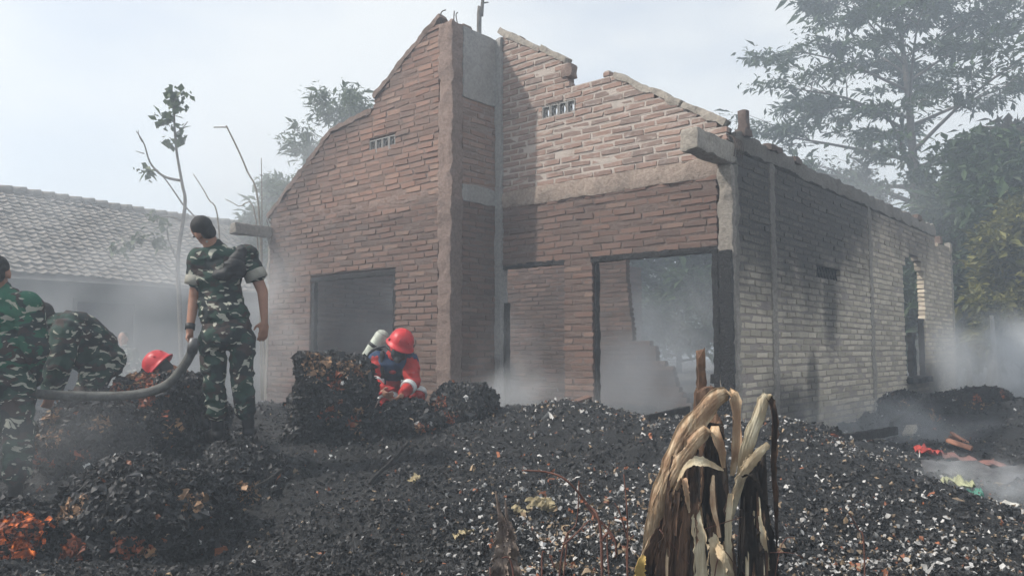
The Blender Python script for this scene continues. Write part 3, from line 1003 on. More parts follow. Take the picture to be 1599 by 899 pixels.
def grow(base, height, r0, crown, limbs, rnd, lean=(0, 0), start=.35, up=.5, subs=5, twigs=4, wig=.12):
    """tapered trunk, limbs, branches; returns (tubes, tip points, tip dirs). crown=(half width x, half depth, )"""
    tubes, tips, dirs = [], [], []
    base = np.array(base, float)
    n = 9
    tr = [base + np.array([lean[0] * t + wig * math.sin(3 * t + 1) * t, lean[1] * t + wig * math.cos(4 * t) * t, height * t]) for t in np.linspace(0, 1, n)]
    tr = np.array(tr)
    tubes.append(tube(smooth_path(tr, 14), np.linspace(r0, r0 * .16, 14), 7))
    for i in range(limbs):
        f = start + (1 - start) * (i + .3 * rnd.random()) / limbs
        f = min(f, .99)
        p0 = np.array([np.interp(f, np.linspace(0, 1, n), tr[:, k]) for k in range(3)])
        az = i * 2.4 + rnd.uniform(-.5, .5)
        prof_ = math.sin(math.pi * min(1, (f - start) / (1 - start) * .75 + .28)) ** .7
        ln = prof_ * rnd.uniform(.75, 1.1)
        dv = np.array([math.cos(az) * crown[0] * ln, math.sin(az) * crown[1] * ln, up * height * .22 * rnd.uniform(.5, 1.3)])
        mid = p0 + dv * .5 + np.array([0, 0, .10 * np.linalg.norm(dv)]) * rnd.uniform(-.3, 1)
        end = p0 + dv
        path = smooth_path([p0, mid, end], 8)
        rl = r0 * (1 - f * .75) * .5
        tubes.append(tube(path, np.linspace(rl, rl * .25, 8), 5))
        for j in range(subs):
            g_ = rnd.uniform(.3, 1.0)
            q0 = path[min(7, int(g_ * 7))]
            a2 = az + rnd.uniform(-1.3, 1.3)
            l2 = np.linalg.norm(dv) * rnd.uniform(.2, .48)
            d2 = np.array([math.cos(a2) * l2, math.sin(a2) * l2, l2 * rnd.uniform(-.1, .5)])
            q1 = q0 + d2
            tubes.append(tube([q0, (q0 + q1) / 2 + np.array([0, 0, .06 * l2]), q1], [rl * .28, rl * .2, rl * .1], 4, False))
            for k in range(twigs):
                h_ = rnd.uniform(.35, 1.0)
                s0 = q0 + d2 * h_
                a3 = a2 + rnd.uniform(-1.5, 1.5)
                l3 = l2 * rnd.uniform(.25, .6)
                d3 = np.array([math.cos(a3) * l3, math.sin(a3) * l3, l3 * rnd.uniform(-.15, .45)])
                tubes.append(tube([s0, s0 + d3], [rl * .11, rl * .05], 3, False))
                tips.append((s0, s0 + d3))
        tips.append((path[5], end))
    return tubes, tips

def make_tree(name, label, cat, base, height, r0, crown, limbs, mat, leaf, per_tip, spread, seed, group=None, lean=(0, 0), start=.35, up=.5, subs=5, twigs=4, width=1.0, droop=.3, flat=.5, wig=.12):
    rnd = random.Random(seed)
    e = empty(name, base)
    tag(e, label, cat, group)
    tubes, tips = grow((0, 0, 0), height, r0, crown, limbs, rnd, lean, start, up, subs, twigs, wig)
    mb = MB()
    for V, F in tubes:
        mb.add(V, F)
    obj('trunk', mb.mesh('trunk', True), M_BARK, e)
    A = np.array([t[0] for t in tips])
    B = np.array([t[1] for t in tips])
    n = int(len(tips) * per_tip)
    k = NR.integers(0, len(tips), n)
    # uneven: some tips carry much more than others
    wgt = NR.random(len(tips)) ** 1.3 + .08
    k = NR.choice(len(tips), n, p=wgt / wgt.sum())
    f = NR.uniform(.25, 1.08, n)[:, None]
    pts = A[k] + (B - A)[k] * f + NR.normal(0, spread, (n, 3)) * np.array([1, 1, flat])
    d = (B - A)[k]
    d = d / (np.linalg.norm(d, axis=1)[:, None] + 1e-9) + NR.normal(0, .5, (n, 3))
    V, F, t = leaves(pts, d, leaf, width, droop)
    obj('crown', mk_mesh('crown', V, F, attrs={'tone': t}), mat, e)
    return e

# the big spreading tree behind the side wall
c = P(1440, 560, 25)
make_tree('rain_tree', 'tall spreading tree with layered open crown behind the side wall', 'tree', (c[0], 25, -.1), 12.6, .26, (4.2, 4.2), 29, M_LEAF_D, .185, 32, .20, 5,
          start=.36, up=.55, subs=7, twigs=5, width=.95, droop=.2, flat=.25, lean=(-.3, 0), wig=.3)
c = P(1560, 560, 17.5)
make_tree('dense_tree', 'dense dark tree at the right edge behind the yellowish tree', 'tree', (c[0] + .3, 18.2, -.1), 5.3, .16, (2.1, 2.1), 20, M_LEAF_D, .20, 42, .24, 15, start=.15, up=.5, subs=6, twigs=4, flat=.9)
c = P(1588, 560, 15.8)
make_tree('yellowish_tree', 'yellow green leafy tree at the right edge', 'tree', (c[0] + .25, 15.8, -.1), 3.7, .08, (1.05, 1.0), 18, M_LEAF_Y, .14, 42, .14, 25, start=.25, up=.5, subs=5, twigs=4, flat=.9)
c = P(1508, 560, 19.5)
make_tree('shaded_tree', 'shaded green tree right beside the far end of the side wall', 'tree', (c[0], 20.5, -.1), 4.3, .12, (1.5, 1.6), 18, M_LEAF_M, .24, 26, .2, 35, start=.15, up=.4, subs=6, twigs=4, flat=.9)
c = P(1640, 560, 21)
make_tree('scorched_tree', 'brownish scorched tree behind the dark trees at the right', 'tree', (c[0], 22, -.1), 6.8, .16, (2.2, 2.1), 18, M_LEAF_B, .28, 24, .24, 45, start=.3, up=.5, subs=6, twigs=4, flat=.9)
# left of the gable
c = P(500, 560, 19)
make_tree('feathery_tree', 'feathery tree rising behind the left slope of the gable', 'tree', (c[0], 19.5, -.1), 7.0, .11, (1.5, 1.5), 14, M_LEAF_M, .15, 26, .14, 55, start=.45, up=.7, subs=5, twigs=4, width=.7, droop=.5, flat=.8, lean=(.5, 0))
c = P(428, 560, 21)
make_tree('smoky_tree', 'pale tree veiled in smoke left of the gable', 'tree', (c[0], 22, -.1), 5.2, .12, (1.5, 1.5), 16, M_LEAF_M, .19, 34, .2, 65, start=.25, up=.5, subs=5, twigs=4, flat=.8)
# trees seen through the burnt doorway
c = P(990, 560, 24)
make_tree('garden_tree', 'smoke veiled tree filling the left of the big doorway', 'tree', (c[0], 25, -.1), 5.8, .15, (1.5, 1.6), 18, M_LEAF_D, .26, 22, .2, 75, start=.2, up=.5, subs=6, twigs=4, flat=.8)
c = P(1135, 560, 22)
make_tree('garden_tree', 'smoke veiled tree filling the right of the big doorway', 'tree', (c[0], 23, -.1), 5.0, .13, (1.5, 1.5), 18, M_LEAF_D, .24, 24, .2, 85, start=.2, up=.5, subs=6, twigs=4, flat=.8)
for k, (px, Y, h_, lb) in enumerate(((1060, 36, 4.0, 'low distant tree in the middle of the doorway view'), (1440, 31, 4.6, 'low tree under the big spreading tree'))):
    c = P(px, 560, Y)
    make_tree('distant_tree', lb, 'tree', (c[0], Y, -.1), h_, .15, (3.2, 2.2), 16, M_LEAF_M, .36, 16, .3, 120 + k, start=.12, up=.4, subs=5, twigs=4, flat=.8)

# thin bare stem above the gable
def stem(name, label, cat, paths, mat, leafpts=(), base=None, group=None, leafmat=None, lsize=.18, lcount=14, lspread=.10, width=1.6):
    b = np.array(base if base is not None else paths[0][0][0], float)
    e = empty(name, b)
    tag(e, label, cat, group)
    mb = MB()
    for pts, r0, r1 in paths:
        pts = np.asarray(pts, float) - b
        n = max(6, 4 * len(pts))
        mb.add(*tube(smooth_path(pts, n), np.linspace(r0, r1, n), 6))
    obj('stem', mb.mesh('stem', True), mat, e)
    if len(leafpts):
        q = np.concatenate([np.asarray(p, float) - b + NR.normal(0, lspread, (lcount, 3)) for p in leafpts])
        V, F, t = leaves(q, NR.normal(0, 1, (len(q), 3)), lsize, width, .9)
        obj('crown', mk_mesh('crown', V, F, attrs={'tone': t}), leafmat or M_LEAF_M, e)
    return e
M_DRY = plain('dry_stalk', (.16, .13, .09), .8, .3)
g0 = P(752, 560, 16)
stem('bare_tree', 'thin bare tree top poking up behind the gable notch', 'tree',
     [([(g0[0], 16, 0), P(748, 60, 16), P(752, 25, 16), P(756, -40, 16)], .07, .03), ([P(752, 25, 16), P(745, 30, 16)], .02, .012), ([P(755, 5, 16), P(763, 4, 16)], .02, .012)], M_BARK)
Y = 13.4
s0 = P(287, 620, Y)
stem('sapling', 'thin leafy sapling standing left of the soldier by the tiled house', 'sapling',
     [([(s0[0], Y, -.05), P(280, 470, Y), P(278, 400, Y), P(289, 320, Y), P(284, 285, Y), P(275, 230, Y), P(272, 170, Y), P(278, 145, Y)], .042, .012),
      ([P(281, 282, Y), P(255, 275, Y), P(235, 255, Y), P(225, 225, Y), P(213, 205, Y)], .025, .008),
      ([P(286, 320, Y), P(262, 285, Y), P(245, 265, Y)], .014, .008), ([P(283, 345, Y), P(262, 338, Y), P(240, 345, Y)], .018, .008),
      ([P(287, 320, Y), P(303, 337, Y), P(320, 352, Y)], .016, .007), ([P(278, 410, Y), P(262, 370, Y), P(264, 345, Y)], .016, .007),
      ([P(278, 430, Y), P(255, 415, Y), P(235, 395, Y)], .014, .006), ([P(273, 210, Y), P(285, 200, Y), P(293, 190, Y)], .012, .006),
      ([P(222, 222, Y), P(217, 212, Y), P(216, 203, Y)], .01, .004), ([P(225, 240, Y), P(212, 236, Y)], .01, .004),
      ([P(260, 380, Y), P(220, 375, Y), P(175, 385, Y)], .012, .005)], M_BARK,
     [P(265, 142, Y), P(272, 150, Y), P(288, 145, Y), P(270, 155, Y), P(282, 165, Y), P(252, 185, Y), P(259, 190, Y), P(266, 185, Y), P(278, 205, Y), P(280, 212, Y), P(262, 220, Y), P(222, 264, Y), P(230, 267, Y),
      P(237, 338, Y), P(178, 385, Y), P(185, 392, Y), P(215, 368, Y), P(245, 370, Y), P(252, 378, Y), P(203, 375, Y), P(258, 350, Y)], lcount=16, lspread=.055, lsize=.105, width=1.9)
Y = 12.0
for k, (lb, pts, r) in enumerate((('dry stalk snapped over at its tip left of the gable', [P(415, 640, Y), P(405, 335, Y), P(385, 265, Y), P(356, 202, Y), P(352, 199, Y), P(334, 199, Y)], .014),
                       ('short leaning dry stalk behind the soldier', [P(352, 640, Y), P(342, 360, Y), P(325, 310, Y), P(302, 272, Y)], .011),
                       ('straight dry stalk close to the left edge of the house', [P(411, 640, Y), P(409, 330, Y), P(408, 247, Y)], .009),
                       ('thin low stalk leaning left by the jutting beam', [P(410, 600, Y), P(400, 345, Y), P(372, 322, Y), P(352, 311, Y)], .010))):
    pts[0][2] = -.05
    stem('dry_stalk', lb, 'stalk', [(pts, r * 1.3, r * .6)], M_DRY, group='dry stalks left of the gable')
# banana-like stems in the smoke at the right
Y = 14.5
for k, (lb, pts) in enumerate((('pale bare stem rising out of the smoke at the right', [P(1556, 600, Y), P(1552, 540, Y), P(1548, 492, Y)]), ('short pale stem leaning right in the smoke', [P(1535, 600, Y), P(1549, 570, Y), P(1556, 560, Y)]),
                               ('short pale stub in the smoke next to the wall end', [P(1515, 600, Y), P(1513, 570, Y), P(1511, 560, Y)]))):
    pts[0][2] = 0.0
    stem('pale_stem', lb, 'stem', [(pts, .05, .03)], plain('pale_stem', (.3, .28, .24), .8) if k == 0 else bpy.data.materials['pale_stem'], group='pale stems in the smoke')

# ------------------------------------------------------------------ neighbouring tiled house
NB = np.array([-9.9, 15.0])          # eave corner near the left frame edge
nb = empty('tiled_house', (NB[0], NB[1], 0), math.atan2(.7593, .6507))
tag(nb, 'low neighbouring house with grey clay tile roof veiled in smoke', 'house')
# local x = along the eave to the back, local y = away to the left
M_NWALL = plain('dull_plaster_wall', (.12, .12, .118), .9, .2, 2.0)
M_TILE = plain('grey_clay_tile', (.19, .17, .15), .95, .25, 3.0)
M_DARK = plain('dark_opening', (.03, .03, .032), .6)
EZ, RZ, RUN, NL0, NL1 = 2.42, 4.55, 3.1, -6.0, 8.2
obj('wall', MB().add(*box((NL0 + .3, .7, -.1), (NL1 - .3, 6.5, EZ + .3))).mesh('wall'), M_NWALL, nb)
def roof_tiles():
    mb = MB()
    rows, cols = 22, int((NL1 - NL0) / .21)
    u = np.linspace(0, 1, 5)
    prof_ = np.array([0, .024, .0, -.012, 0])
    for r in range(rows):
        y0, y1 = r / rows * RUN, (r + 1.25) / rows * RUN
        z0, z1 = EZ + (RZ - EZ) * r / rows, EZ + (RZ - EZ) * (r + 1.25) / rows
        for c_ in range(cols):
            x0 = NL0 + c_ * .21
            j = RND.gauss(0, .008)
            sag = -.05 * math.sin((x0 - NL0) * .7)
            V = np.array([[x0 + .21 * a, y0, z0 + p + .045 + j + sag] for a, p in zip(u, prof_)] + [[x0 + .21 * a, y1, z1 + p + j + sag] for a, p in zip(u, prof_)])
            V = np.concatenate([V, V[:5] - [0, 0, .018]])
            F = [[k, k + 1, k + 6, k + 5] for k in range(4)] + [[k + 10, k + 11, k + 1, k] for k in range(4)]
            mb.add(V, np.array(F))
    return mb
rf = obj('roof', MB().add(np.array([[NL0, -.02, EZ - .06], [NL1, -.02, EZ - .06], [NL1, RUN, RZ - .06], [NL0, RUN, RZ - .06], [NL1, 2 * RUN + .5, EZ - .2], [NL0, 2 * RUN + .5, EZ - .2]]),
                          np.array([[0, 1, 2, 3], [3, 2, 4, 5]])).mesh('roof'), M_TILE, nb)
rt = obj('roof_tiles', roof_tiles().mesh('roof_tiles'), M_TILE, rf)
rt['kind'] = 'stuff'
for k in range(int((NL1 - NL0) / .3)):
    V, F = tube([(NL0 + k * .3, RUN, RZ - .0 - .05 * math.sin(k * .3 * .7)), (NL0 + k * .3 + .31, RUN, RZ + .02 - .05 * math.sin(k * .3 * .7))], [.10, .115], 8)
    if k == 0:
        ridge_me = mk_mesh('ridge_tile', V - V[0], F, True)
        r0_ = V[0]
    o = obj('ridge_tile', ridge_me, M_TILE, rf)
    o.location = (NL0 + k * .3 - NL0 + r0_[0], r0_[1], r0_[2] - .05 * math.sin(k * .3 * .7) + RND.gauss(0, .006))
def nwin(x0, x1, z0, z1, name):
    f = obj(name, MB().add(*box((x0, .66, z0), (x1, .72, z1))).mesh(name), M_DARK, nb)
    mb = MB()
    for lo, hi in (((x0 - .07, .63, z0), (x0, .70, z1)), ((x1, .63, z0), (x1 + .07, .70, z1)), ((x0 - .07, .632, z1), (x1 + .07, .70, z1 + .07))):
        mb.add(*box(lo, hi))
    obj('frame', mb.mesh('frame'), M_NWALL, f)
nwin(4.3, 5.2, 0, 2.0, 'door')
nwin(1.8, 3.0, .9, 2.0, 'window')
nwin(-1.2, .0, .9, 2.0, 'window')

# ------------------------------------------------------------------ people
def sphere(c, r, M=None, nu=14, nv=9):
    """ellipsoid; r radii, M columns = axes"""
    th_ = np.linspace(0, np.pi, nv + 2)[1:-1]
    ph = np.linspace(0, 2 * np.pi, nu, endpoint=False)
    V = np.array([[math.sin(t) * math.cos(p), math.sin(t) * math.sin(p), math.cos(t)] for t in th_ for p in ph] + [[0, 0, 1], [0, 0, -1]])
    F = [[i * nu + j, (i + 1) * nu + j, (i + 1) * nu + (j + 1) % nu, i * nu + (j + 1) % nu] for i in range(nv - 1) for j in range(nu)]
    T = [[nv * nu, j, (j + 1) % nu] for j in range(nu)] + [[nv * nu + 1, (nv - 1) * nu + (j + 1) % nu, (nv - 1) * nu + j] for j in range(nu)]
    V = V * np.array(r)
    if M is not None:
        V = V @ np.asarray(M).T
    return V + np.asarray(c), [np.array(F), np.array(T)]
def capsule(p0, p1, r0, r1, seg=12):
    p0, p1 = np.asarray(p0, float), np.asarray(p1, float)
    d = unit(p1 - p0)
    path, rad = [], []
    for a in (80, 55, 28, 0):
        path.append(p0 - d * r0 * math.sin(R(a)))
        rad.append(r0 * math.cos(R(a)))
    for a in (0, 28, 55, 80):
        path.append(p1 + d * r1 * math.sin(R(a)))
        rad.append(r1 * math.cos(R(a)))
    path = np.array(path)
    path[4] += d * 1e-4
    V, F = tube(path, rad, seg)
    return V, F
PENDING = []
def blob(name, prims, voxel, mat, parent, fold=0.0, smooth=3, ffreq=8.0, label=None):
    """union of closed shapes -> one continuous skin"""
    off = np.array(parent.location)
    mb = MB()
    for V, F in prims:
        mb.add(V, F)
    me = mb.mesh(name, off=off)
    o = obj(name, me, mat, parent)
    r = o.modifiers.new('r', 'REMESH')
    r.mode = 'VOXEL'
    r.voxel_size = voxel
    r.use_smooth_shade = True
    if smooth:
        s = o.modifiers.new('s', 'SMOOTH')
        s.factor = .5
        s.iterations = smooth
    PENDING.append((o, fold, ffreq))
    if label:
        o['label'] = label
    return o
def finish_blobs():
    dg = bpy.context.evaluated_depsgraph_get()
    new = []
    for o, fold, ff in PENDING:
        new.append(bpy.data.meshes.new_from_object(o.evaluated_get(dg)))
    for (o, fold, ff), me in zip(PENDING, new):
        mat = o.data.materials[0]
        o.modifiers.clear()
        n = len(me.vertices)
        if fold:
            co = np.zeros(n * 3, np.float32)
            me.vertices.foreach_get('co', co)
            no = np.zeros(n * 3, np.float32)
            me.vertex_normals.foreach_get('vector', no)
            co, no = co.reshape(-1, 3).astype(float), no.reshape(-1, 3)
            q = co + .05 * np.stack([fbm(co * 5 + s, 2) for s in (0, 9, 23)], 1)
            ridge = 1 - 2 * np.abs(vnoise(q * np.array([ff * .8, ff * .8, ff * 1.7]) + 4.2))
            ridge2 = 1 - 2 * np.abs(vnoise(q * np.array([ff * 1.9, ff * 1.9, ff * 2.6]) + 14.2))
            co = co + no * (fold * ridge + fold * .45 * ridge2)[:, None]
            me.vertices.foreach_set('co', co.astype(np.float32).ravel())
        if not me.materials:
            me.materials.append(mat)
        me.polygons.foreach_set('use_smooth', np.ones(len(me.polygons), bool))
        me.update()
        o.data = me
    PENDING.clear()

def lathe(profile, seg=24):
    a = np.linspace(0, 2 * np.pi, seg, endpoint=False)
    V = np.array([[r * math.cos(t), r * math.sin(t), z] for r, z in profile for t in a])
    n = len(profile)
    F = [[i * seg + j, i * seg + (j + 1) % seg, (i + 1) * seg + (j + 1) % seg, (i + 1) * seg + j] for i in range(n - 1) for j in range(seg)]
    return V, np.array(F)

def m_camo(name, green=(.018, .045, .034), dark=(.010, .017, .018), light=(.36, .36, .30), amt=.0):
    t = NT(name, .85)
    co = t.coord()
    w = t.noise(co, 5, 2, .5, 0, True)
    mx = t.n('Mix', data_type='RGBA', blend_type='ADD')
    mx.inputs[0].default_value = .18
    t.put(mx.inputs[6], co)
    t.put(mx.inputs[7], w)
    q = mx.outputs[2]
    a = t.noise(t.mapping(q, (7, 7, 12)), 1.0, 2.5, .5)
    b = t.noise(t.mapping(q, (9, 9, 16), loc=(4, 9, 2)), 1.0, 2.5, .5)
    l = t.noise(t.mapping(q, (12, 12, 30), rot=(.5, .6, 0), loc=(1, 3, 8)), 1.0, 2.0, .5)
    c = t.mix(t.ramp(a, .49, .505), dark, green)
    c = t.mix(t.ramp(b, .56, .575), c, (.035, .024, .022))
    c = t.mix(t.ramp(l, .60 - amt, .625 - amt), c, light)
    t.col(c)
    t.bump(t.noise(co, 22, 4, .6), .012, .5)
    return t.m
M_CAMO = m_camo('camouflage_cloth')
M_CAMO_G = m_camo('green_camouflage_cloth', (.014, .095, .055), (.014, .026, .025), amt=.0)
M_SKIN = plain('brown_skin', (.29, .15, .10), .55, .15, 9)
M_HAIR = plain('short_black_hair', (.012, .011, .011), .7, .3, 90, .004)
M_BOOT = plain('black_boot_leather', (.013, .013, .014), .5, .3, 30)
M_CUFF = plain('pale_cuff_cloth', (.30, .29, .25), .85, .15)
M_BLACK = plain('black_nylon', (.016, .017, .019), .6, .3)
M_RED = plain('red_firefighting_cloth', (.36, .025, .022), .8, .2, 8, .004)
M_BLUE = plain('navy_cloth', (.02, .045, .10), .8, .25)
M_STRIPE = plain('silver_reflective_stripe', (.62, .63, .62), .4, .08)
M_HELMET = plain('red_helmet_shell', (.46, .024, .03), .42, .22, 9)
M_TANK = plain('pale_green_cylinder_paint', (.42, .45, .39), .45, .25, 14)
M_MASK = plain('dark_visor', (.03, .035, .04), .25, .1)
M_ORANGE = plain('faded_orange_cloth', (.24, .11, .055), .8, .25)
M_YELLOW = plain('yellow_reflective_stripe', (.45, .46, .10), .6, .15)

def frame3(up, right):
    up = unit(up)
    right = unit(np.asarray(right) - up * (np.asarray(right) @ up))
    return np.stack([right, np.cross(up, right), up], 1)       # columns: right, forward, up

def hand(wr, tip_dir, palm_n, curl, side, s=1.0):
    """palm and five fingers; palm_n points out of the palm, side=+1 thumb towards cross(dir, palm_n)"""
    d = unit(tip_dir)
    n = unit(np.asarray(palm_n) - d * (np.asarray(palm_n) @ d))
    x = np.cross(d, n) * side
    pr = [sphere(wr + d * .05 * s, (.040 * s, .017 * s, .050 * s), np.stack([x, n, d], 1))]
    pr.append(capsule(wr - d * .02, wr + d * .03, .026 * s, .027 * s))
    for k, (u, ln) in enumerate(((.029, .072), (.010, .080), (-.010, .074), (-.028, .058))):
        b = wr + d * .09 * s + x * u * s
        a1 = curl * .7
        d1 = d * math.cos(a1) + n * math.sin(a1) + x * u * 2
        m = b + unit(d1) * ln * .5 * s
        a2 = curl * 1.6
        d2 = d * math.cos(a2) + n * math.sin(a2) + x * u * 1.2
        e = m + unit(d2) * ln * .5 * s
        pr += [capsule(b - d * .02, m, .0100 * s, .0092 * s, 8), capsule(m, e, .0092 * s, .0078 * s, 8)]
    b = wr + d * .03 * s + x * .03 * s
    m = b + unit(d * .6 + x * .8 + n * .25) * .038 * s
    e = m + unit(d * .9 + x * .25 + n * (.2 + curl * .5)) * .030 * s
    pr += [capsule(b, m, .0125 * s, .011 * s, 8), capsule(m, e, .011 * s, .0085 * s, 8)]
    return pr

def build_person(label, J, shirt, trousers, group=None, sleeve=1.0, head_dir=None, hands=None, hair=True, voxel=.0085, foot_mat=None, shirt_name='shirt', bulk=0.0, cuffs=False, base=None):
    J = {k: np.asarray(v, float) for k, v in J.items()}
    bz = min(J['anL'][2], J['anR'][2]) - .09
    b0 = base if base is not None else ((J['anL'][0] + J['anR'][0]) / 2, (J['anL'][1] + J['anR'][1]) / 2, bz)
    e = empty('person', b0)
    tag(e, label, 'person', group)
    up = unit(J['neck'] - J['pelvis'])
    right = J['shR'] - J['shL']
    A = frame3(up, right)
    rgt, fwd = A[:, 0], A[:, 1]
    hips = J['hipR'] - J['hipL']
    Ap = frame3(up * .6 + np.array([0, 0, .4]), hips)
    spine = J['neck'] - J['pelvis']
    def torso(o):
        c1 = J['pelvis'] + spine * .68
        c2 = J['pelvis'] + spine * .36
        return [sphere(c1, (.165 + o, .112 + o, .19 + o), A), sphere(c2, (.150 + o, .108 + o, .17 + o), A),
                capsule(J['shL'], J['shR'], .062 + o, .062 + o), capsule(J['shL'] * .6 + J['shR'] * .4, J['neck'] + up * .02, .06 + o * .6, .052 + o * .4),
                capsule(J['shR'] * .6 + J['shL'] * .4, J['neck'] + up * .02, .06 + o * .6, .052 + o * .4)] + ([capsule(J['back'], J['back2'], .145 + o, .15 + o)] if 'back' in J else [])
    def pelvis(o):
        return [sphere(J['pelvis'], (.165 + o, .125 + o, .125 + o), Ap), sphere(J['pelvis'] - Ap[:, 1] * .045 - Ap[:, 2] * .05, (.15 + o, .11 + o, .11 + o), Ap)]
    hd = unit(head_dir if head_dir is not None else fwd)
    hup = unit(J['head'] - J['neck'])
    HA = frame3(hup - hd * (hup @ hd) + hup * .3, np.cross(hd, hup))
    hr, hf, hu = HA[:, 0], HA[:, 1], HA[:, 2]
    h = J['head']
    body = [sphere(h + hu * .02 - hf * .01, (.074, .094, .095), HA), sphere(h - hu * .045 + hf * .018, (.057, .068, .075), HA),
            sphere(h + hf * .098 - hu * .022, (.012, .018, .022), HA), sphere(h + hf * .075 - hu * .095, (.026, .022, .02), HA),
            sphere(h + hr * .076 - hu * .015 - hf * .008, (.010, .020, .032), HA), sphere(h - hr * .076 - hu * .015 - hf * .008, (.010, .020, .032), HA),
            capsule(J['neck'] - up * .03, h - hu * .05 - hf * .015, .058, .054)]
    body += torso(0) + pelvis(0)
    for s in 'LR':
        sh, el, wr = J['sh' + s], J['el' + s], J['wr' + s]
        hp, kn, an, to = J['hip' + s], J['kn' + s], J['an' + s], J['toe' + s]
        body += [capsule(sh, el, .052, .041), capsule(el, wr, .042, .027), capsule(hp, kn, .085, .056), capsule(kn, an, .056, .038), capsule(an - (0, 0, .02), to, .036, .03)]
        hd_ = (hands or {}).get(s, {})
        body += hand(wr, hd_.get('dir', wr - el), hd_.get('palm', -rgt if s == 'R' else rgt), hd_.get('curl', .45), hd_.get('side', 1), hd_.get('s', 1.0))
    blob('body', body, voxel, M_SKIN, e, 0, 2)
    # eyes
    for sg in (-1, 1):
        V, F = sphere(h + hf * .086 + hr * sg * .031 + hu * .006, (.012, .007, .008), HA, 8, 5)
        obj('eye', mk_mesh('eye', V - np.array(e.location), F, True), M_BLACK, e)
    if hair:
        pr = [sphere(h + hu * .036 - hf * .024, (.0765, .0900, .0830), HA), sphere(h - hf * .046 - hu * .022, (.063, .052, .064), HA)]
        blob('hair', pr, .009, M_HAIR, e, .0015, 1, 40)
    # clothes
    o = .018 + bulk
    sl = torso(o) + [sphere(J['pelvis'] + up * .10, (.168 + o, .130 + o, .12 + o), Ap)]
    for s in 'LR':
        sh, el, wr = J['sh' + s], J['el' + s], J['wr' + s]
        sl.append(sphere(sh, (.070 + o, .066 + o, .066 + o)))
        if sleeve <= 1:
            q = sh + (el - sh) * sleeve
            sl.append(capsule(sh, q - unit(el - sh) * .03, .062 + o, .054 + o))
        else:
            q = el + (wr - el) * (sleeve - 1)
            sl += [capsule(sh, el, .062 + o, .054 + o), capsule(el, q, .053 + o, .037 + o * .7)]
    blob(shirt_name, sl, .010, shirt, e, .011 + bulk * .12, 2)
    tr = pelvis(.018 + bulk)
    for s in 'LR':
        hp, kn, an = J['hip' + s], J['kn' + s], J['an' + s]
        bl = kn + (an - kn) * .62
        tr += [capsule(hp, kn, .100 + bulk, .074 + bulk), capsule(kn, bl, .074 + bulk, .066 + bulk), sphere(bl, (.074 + bulk, .074 + bulk, .05))]
    blob('trousers', tr, .010, trousers, e, .012, 2)
    for s in 'LR':
        kn, an, to = J['kn' + s], J['an' + s], J['toe' + s]
        sd = unit(kn - an)
        bt = [capsule(an + sd * .22, an, .052, .046), capsule(an - (0, 0, .035), to, .045, .040), sphere(an - (0, 0, .05), (.045, .05, .035)),
              capsule(an - (0, 0, .065), to - (0, 0, .028), .036, .034)]
        blob('boot', bt, .009, foot_mat or M_BOOT, e, .002, 2, 20)
    if cuffs:
        for s in 'LR':
            sh, el = J['sh' + s], J['el' + s]
            q = sh + (el - sh) * (sleeve + .05)
            d = unit(el - sh)
            V, F = tube(np.array([q - d * .075, q - d * .07, q - d * .035, q, q + d * .004, q - d * .01]), np.array([.066, .073, .076, .075, .066, .050]) + .010, 16)
            obj('cuff', mk_mesh('cuff', V - np.array(e.location), F, True), M_CUFF, e)
    return e, A, HA

def band(parent, name, p, axis, r, w, mat, n=18):
    d = unit(axis)
    p = np.asarray(p, float)
    V, F = tube(np.array([p - d * w * .5, p - d * w * .48, p + d * w * .48, p + d * w * .5]), np.array([r * .93, r, r, r * .93]), n)
    return obj(name, mk_mesh(name, V - np.array(parent.location), F, True), mat, parent)

# 1 the soldier standing on the bale
Y = 6.05
J = dict(head=P(317, 361, Y - .06), neck=P(332, 388, Y), shL=P(312, 405, Y - .04), shR=P(386, 400, Y + .02), pelvis=P(353, 512, Y),
         elL=P(303, 466, Y - .03), wrL=P(296, 517, Y - .10), elR=P(410, 455, Y + .05), wrR=P(413, 500, Y + .0),
         hipL=P(333, 528, Y), hipR=P(377, 528, Y), knL=P(334, 603, Y - .03), knR=P(379, 602, Y), anL=P(341, 668, Y + .05), anR=P(388, 664, Y + .05),
         toeL=P(328, 684, Y + .16), toeR=P(391, 676, Y + .24))
J['toeL'][2] = J['anL'][2] - .06
J['toeR'][2] = J['anR'][2] - .06
e, A, HA = build_person('soldier standing on a charred bale with black sling bag, holding the hose', J, M_CAMO, M_CAMO, sleeve=.60, head_dir=(-.66, .62, -.34),
                        hands=dict(L=dict(dir=(.10, .05, -1), palm=(.9, -.2, .2), curl=1.15, side=1), R=dict(dir=(-.02, -.1, -1), palm=(-.6, .8, .0), curl=.45, side=-1)), cuffs=True)
band(e, 'wrist_watch', J['wrL'] - unit(J['wrL'] - J['elL']) * .035, J['wrL'] - J['elL'], .036, .045, M_BLACK)
bag = [capsule(P(377, 393, Y - .10), P(368, 412, Y - .125), .030, .052), capsule(P(368, 412, Y - .125), P(352, 428, Y - .13), .052, .046), capsule(P(352, 428, Y - .13), P(337, 428, Y - .125), .046, .022), sphere(P(372, 420, Y - .12), (.05, .04, .06))]
blob('sling_bag', bag, .009, M_BLACK, e, .016, 3, 11, 'black drawstring sling bag across the back')
tb = [capsule(P(374, 392, Y - .10), P(377, 384, Y - .04), .020, .014), capsule(P(377, 384, Y - .04), P(379, 386, Y + .08), .014, .014), capsule(P(345, 428, Y - .13), P(318, 422, Y - .11), .012, .010), capsule(P(318, 422, Y - .11), P(310, 425, Y + .02), .010, .010)]
blob('bag_strap', tb, .008, M_BLACK, e, 0, 1)
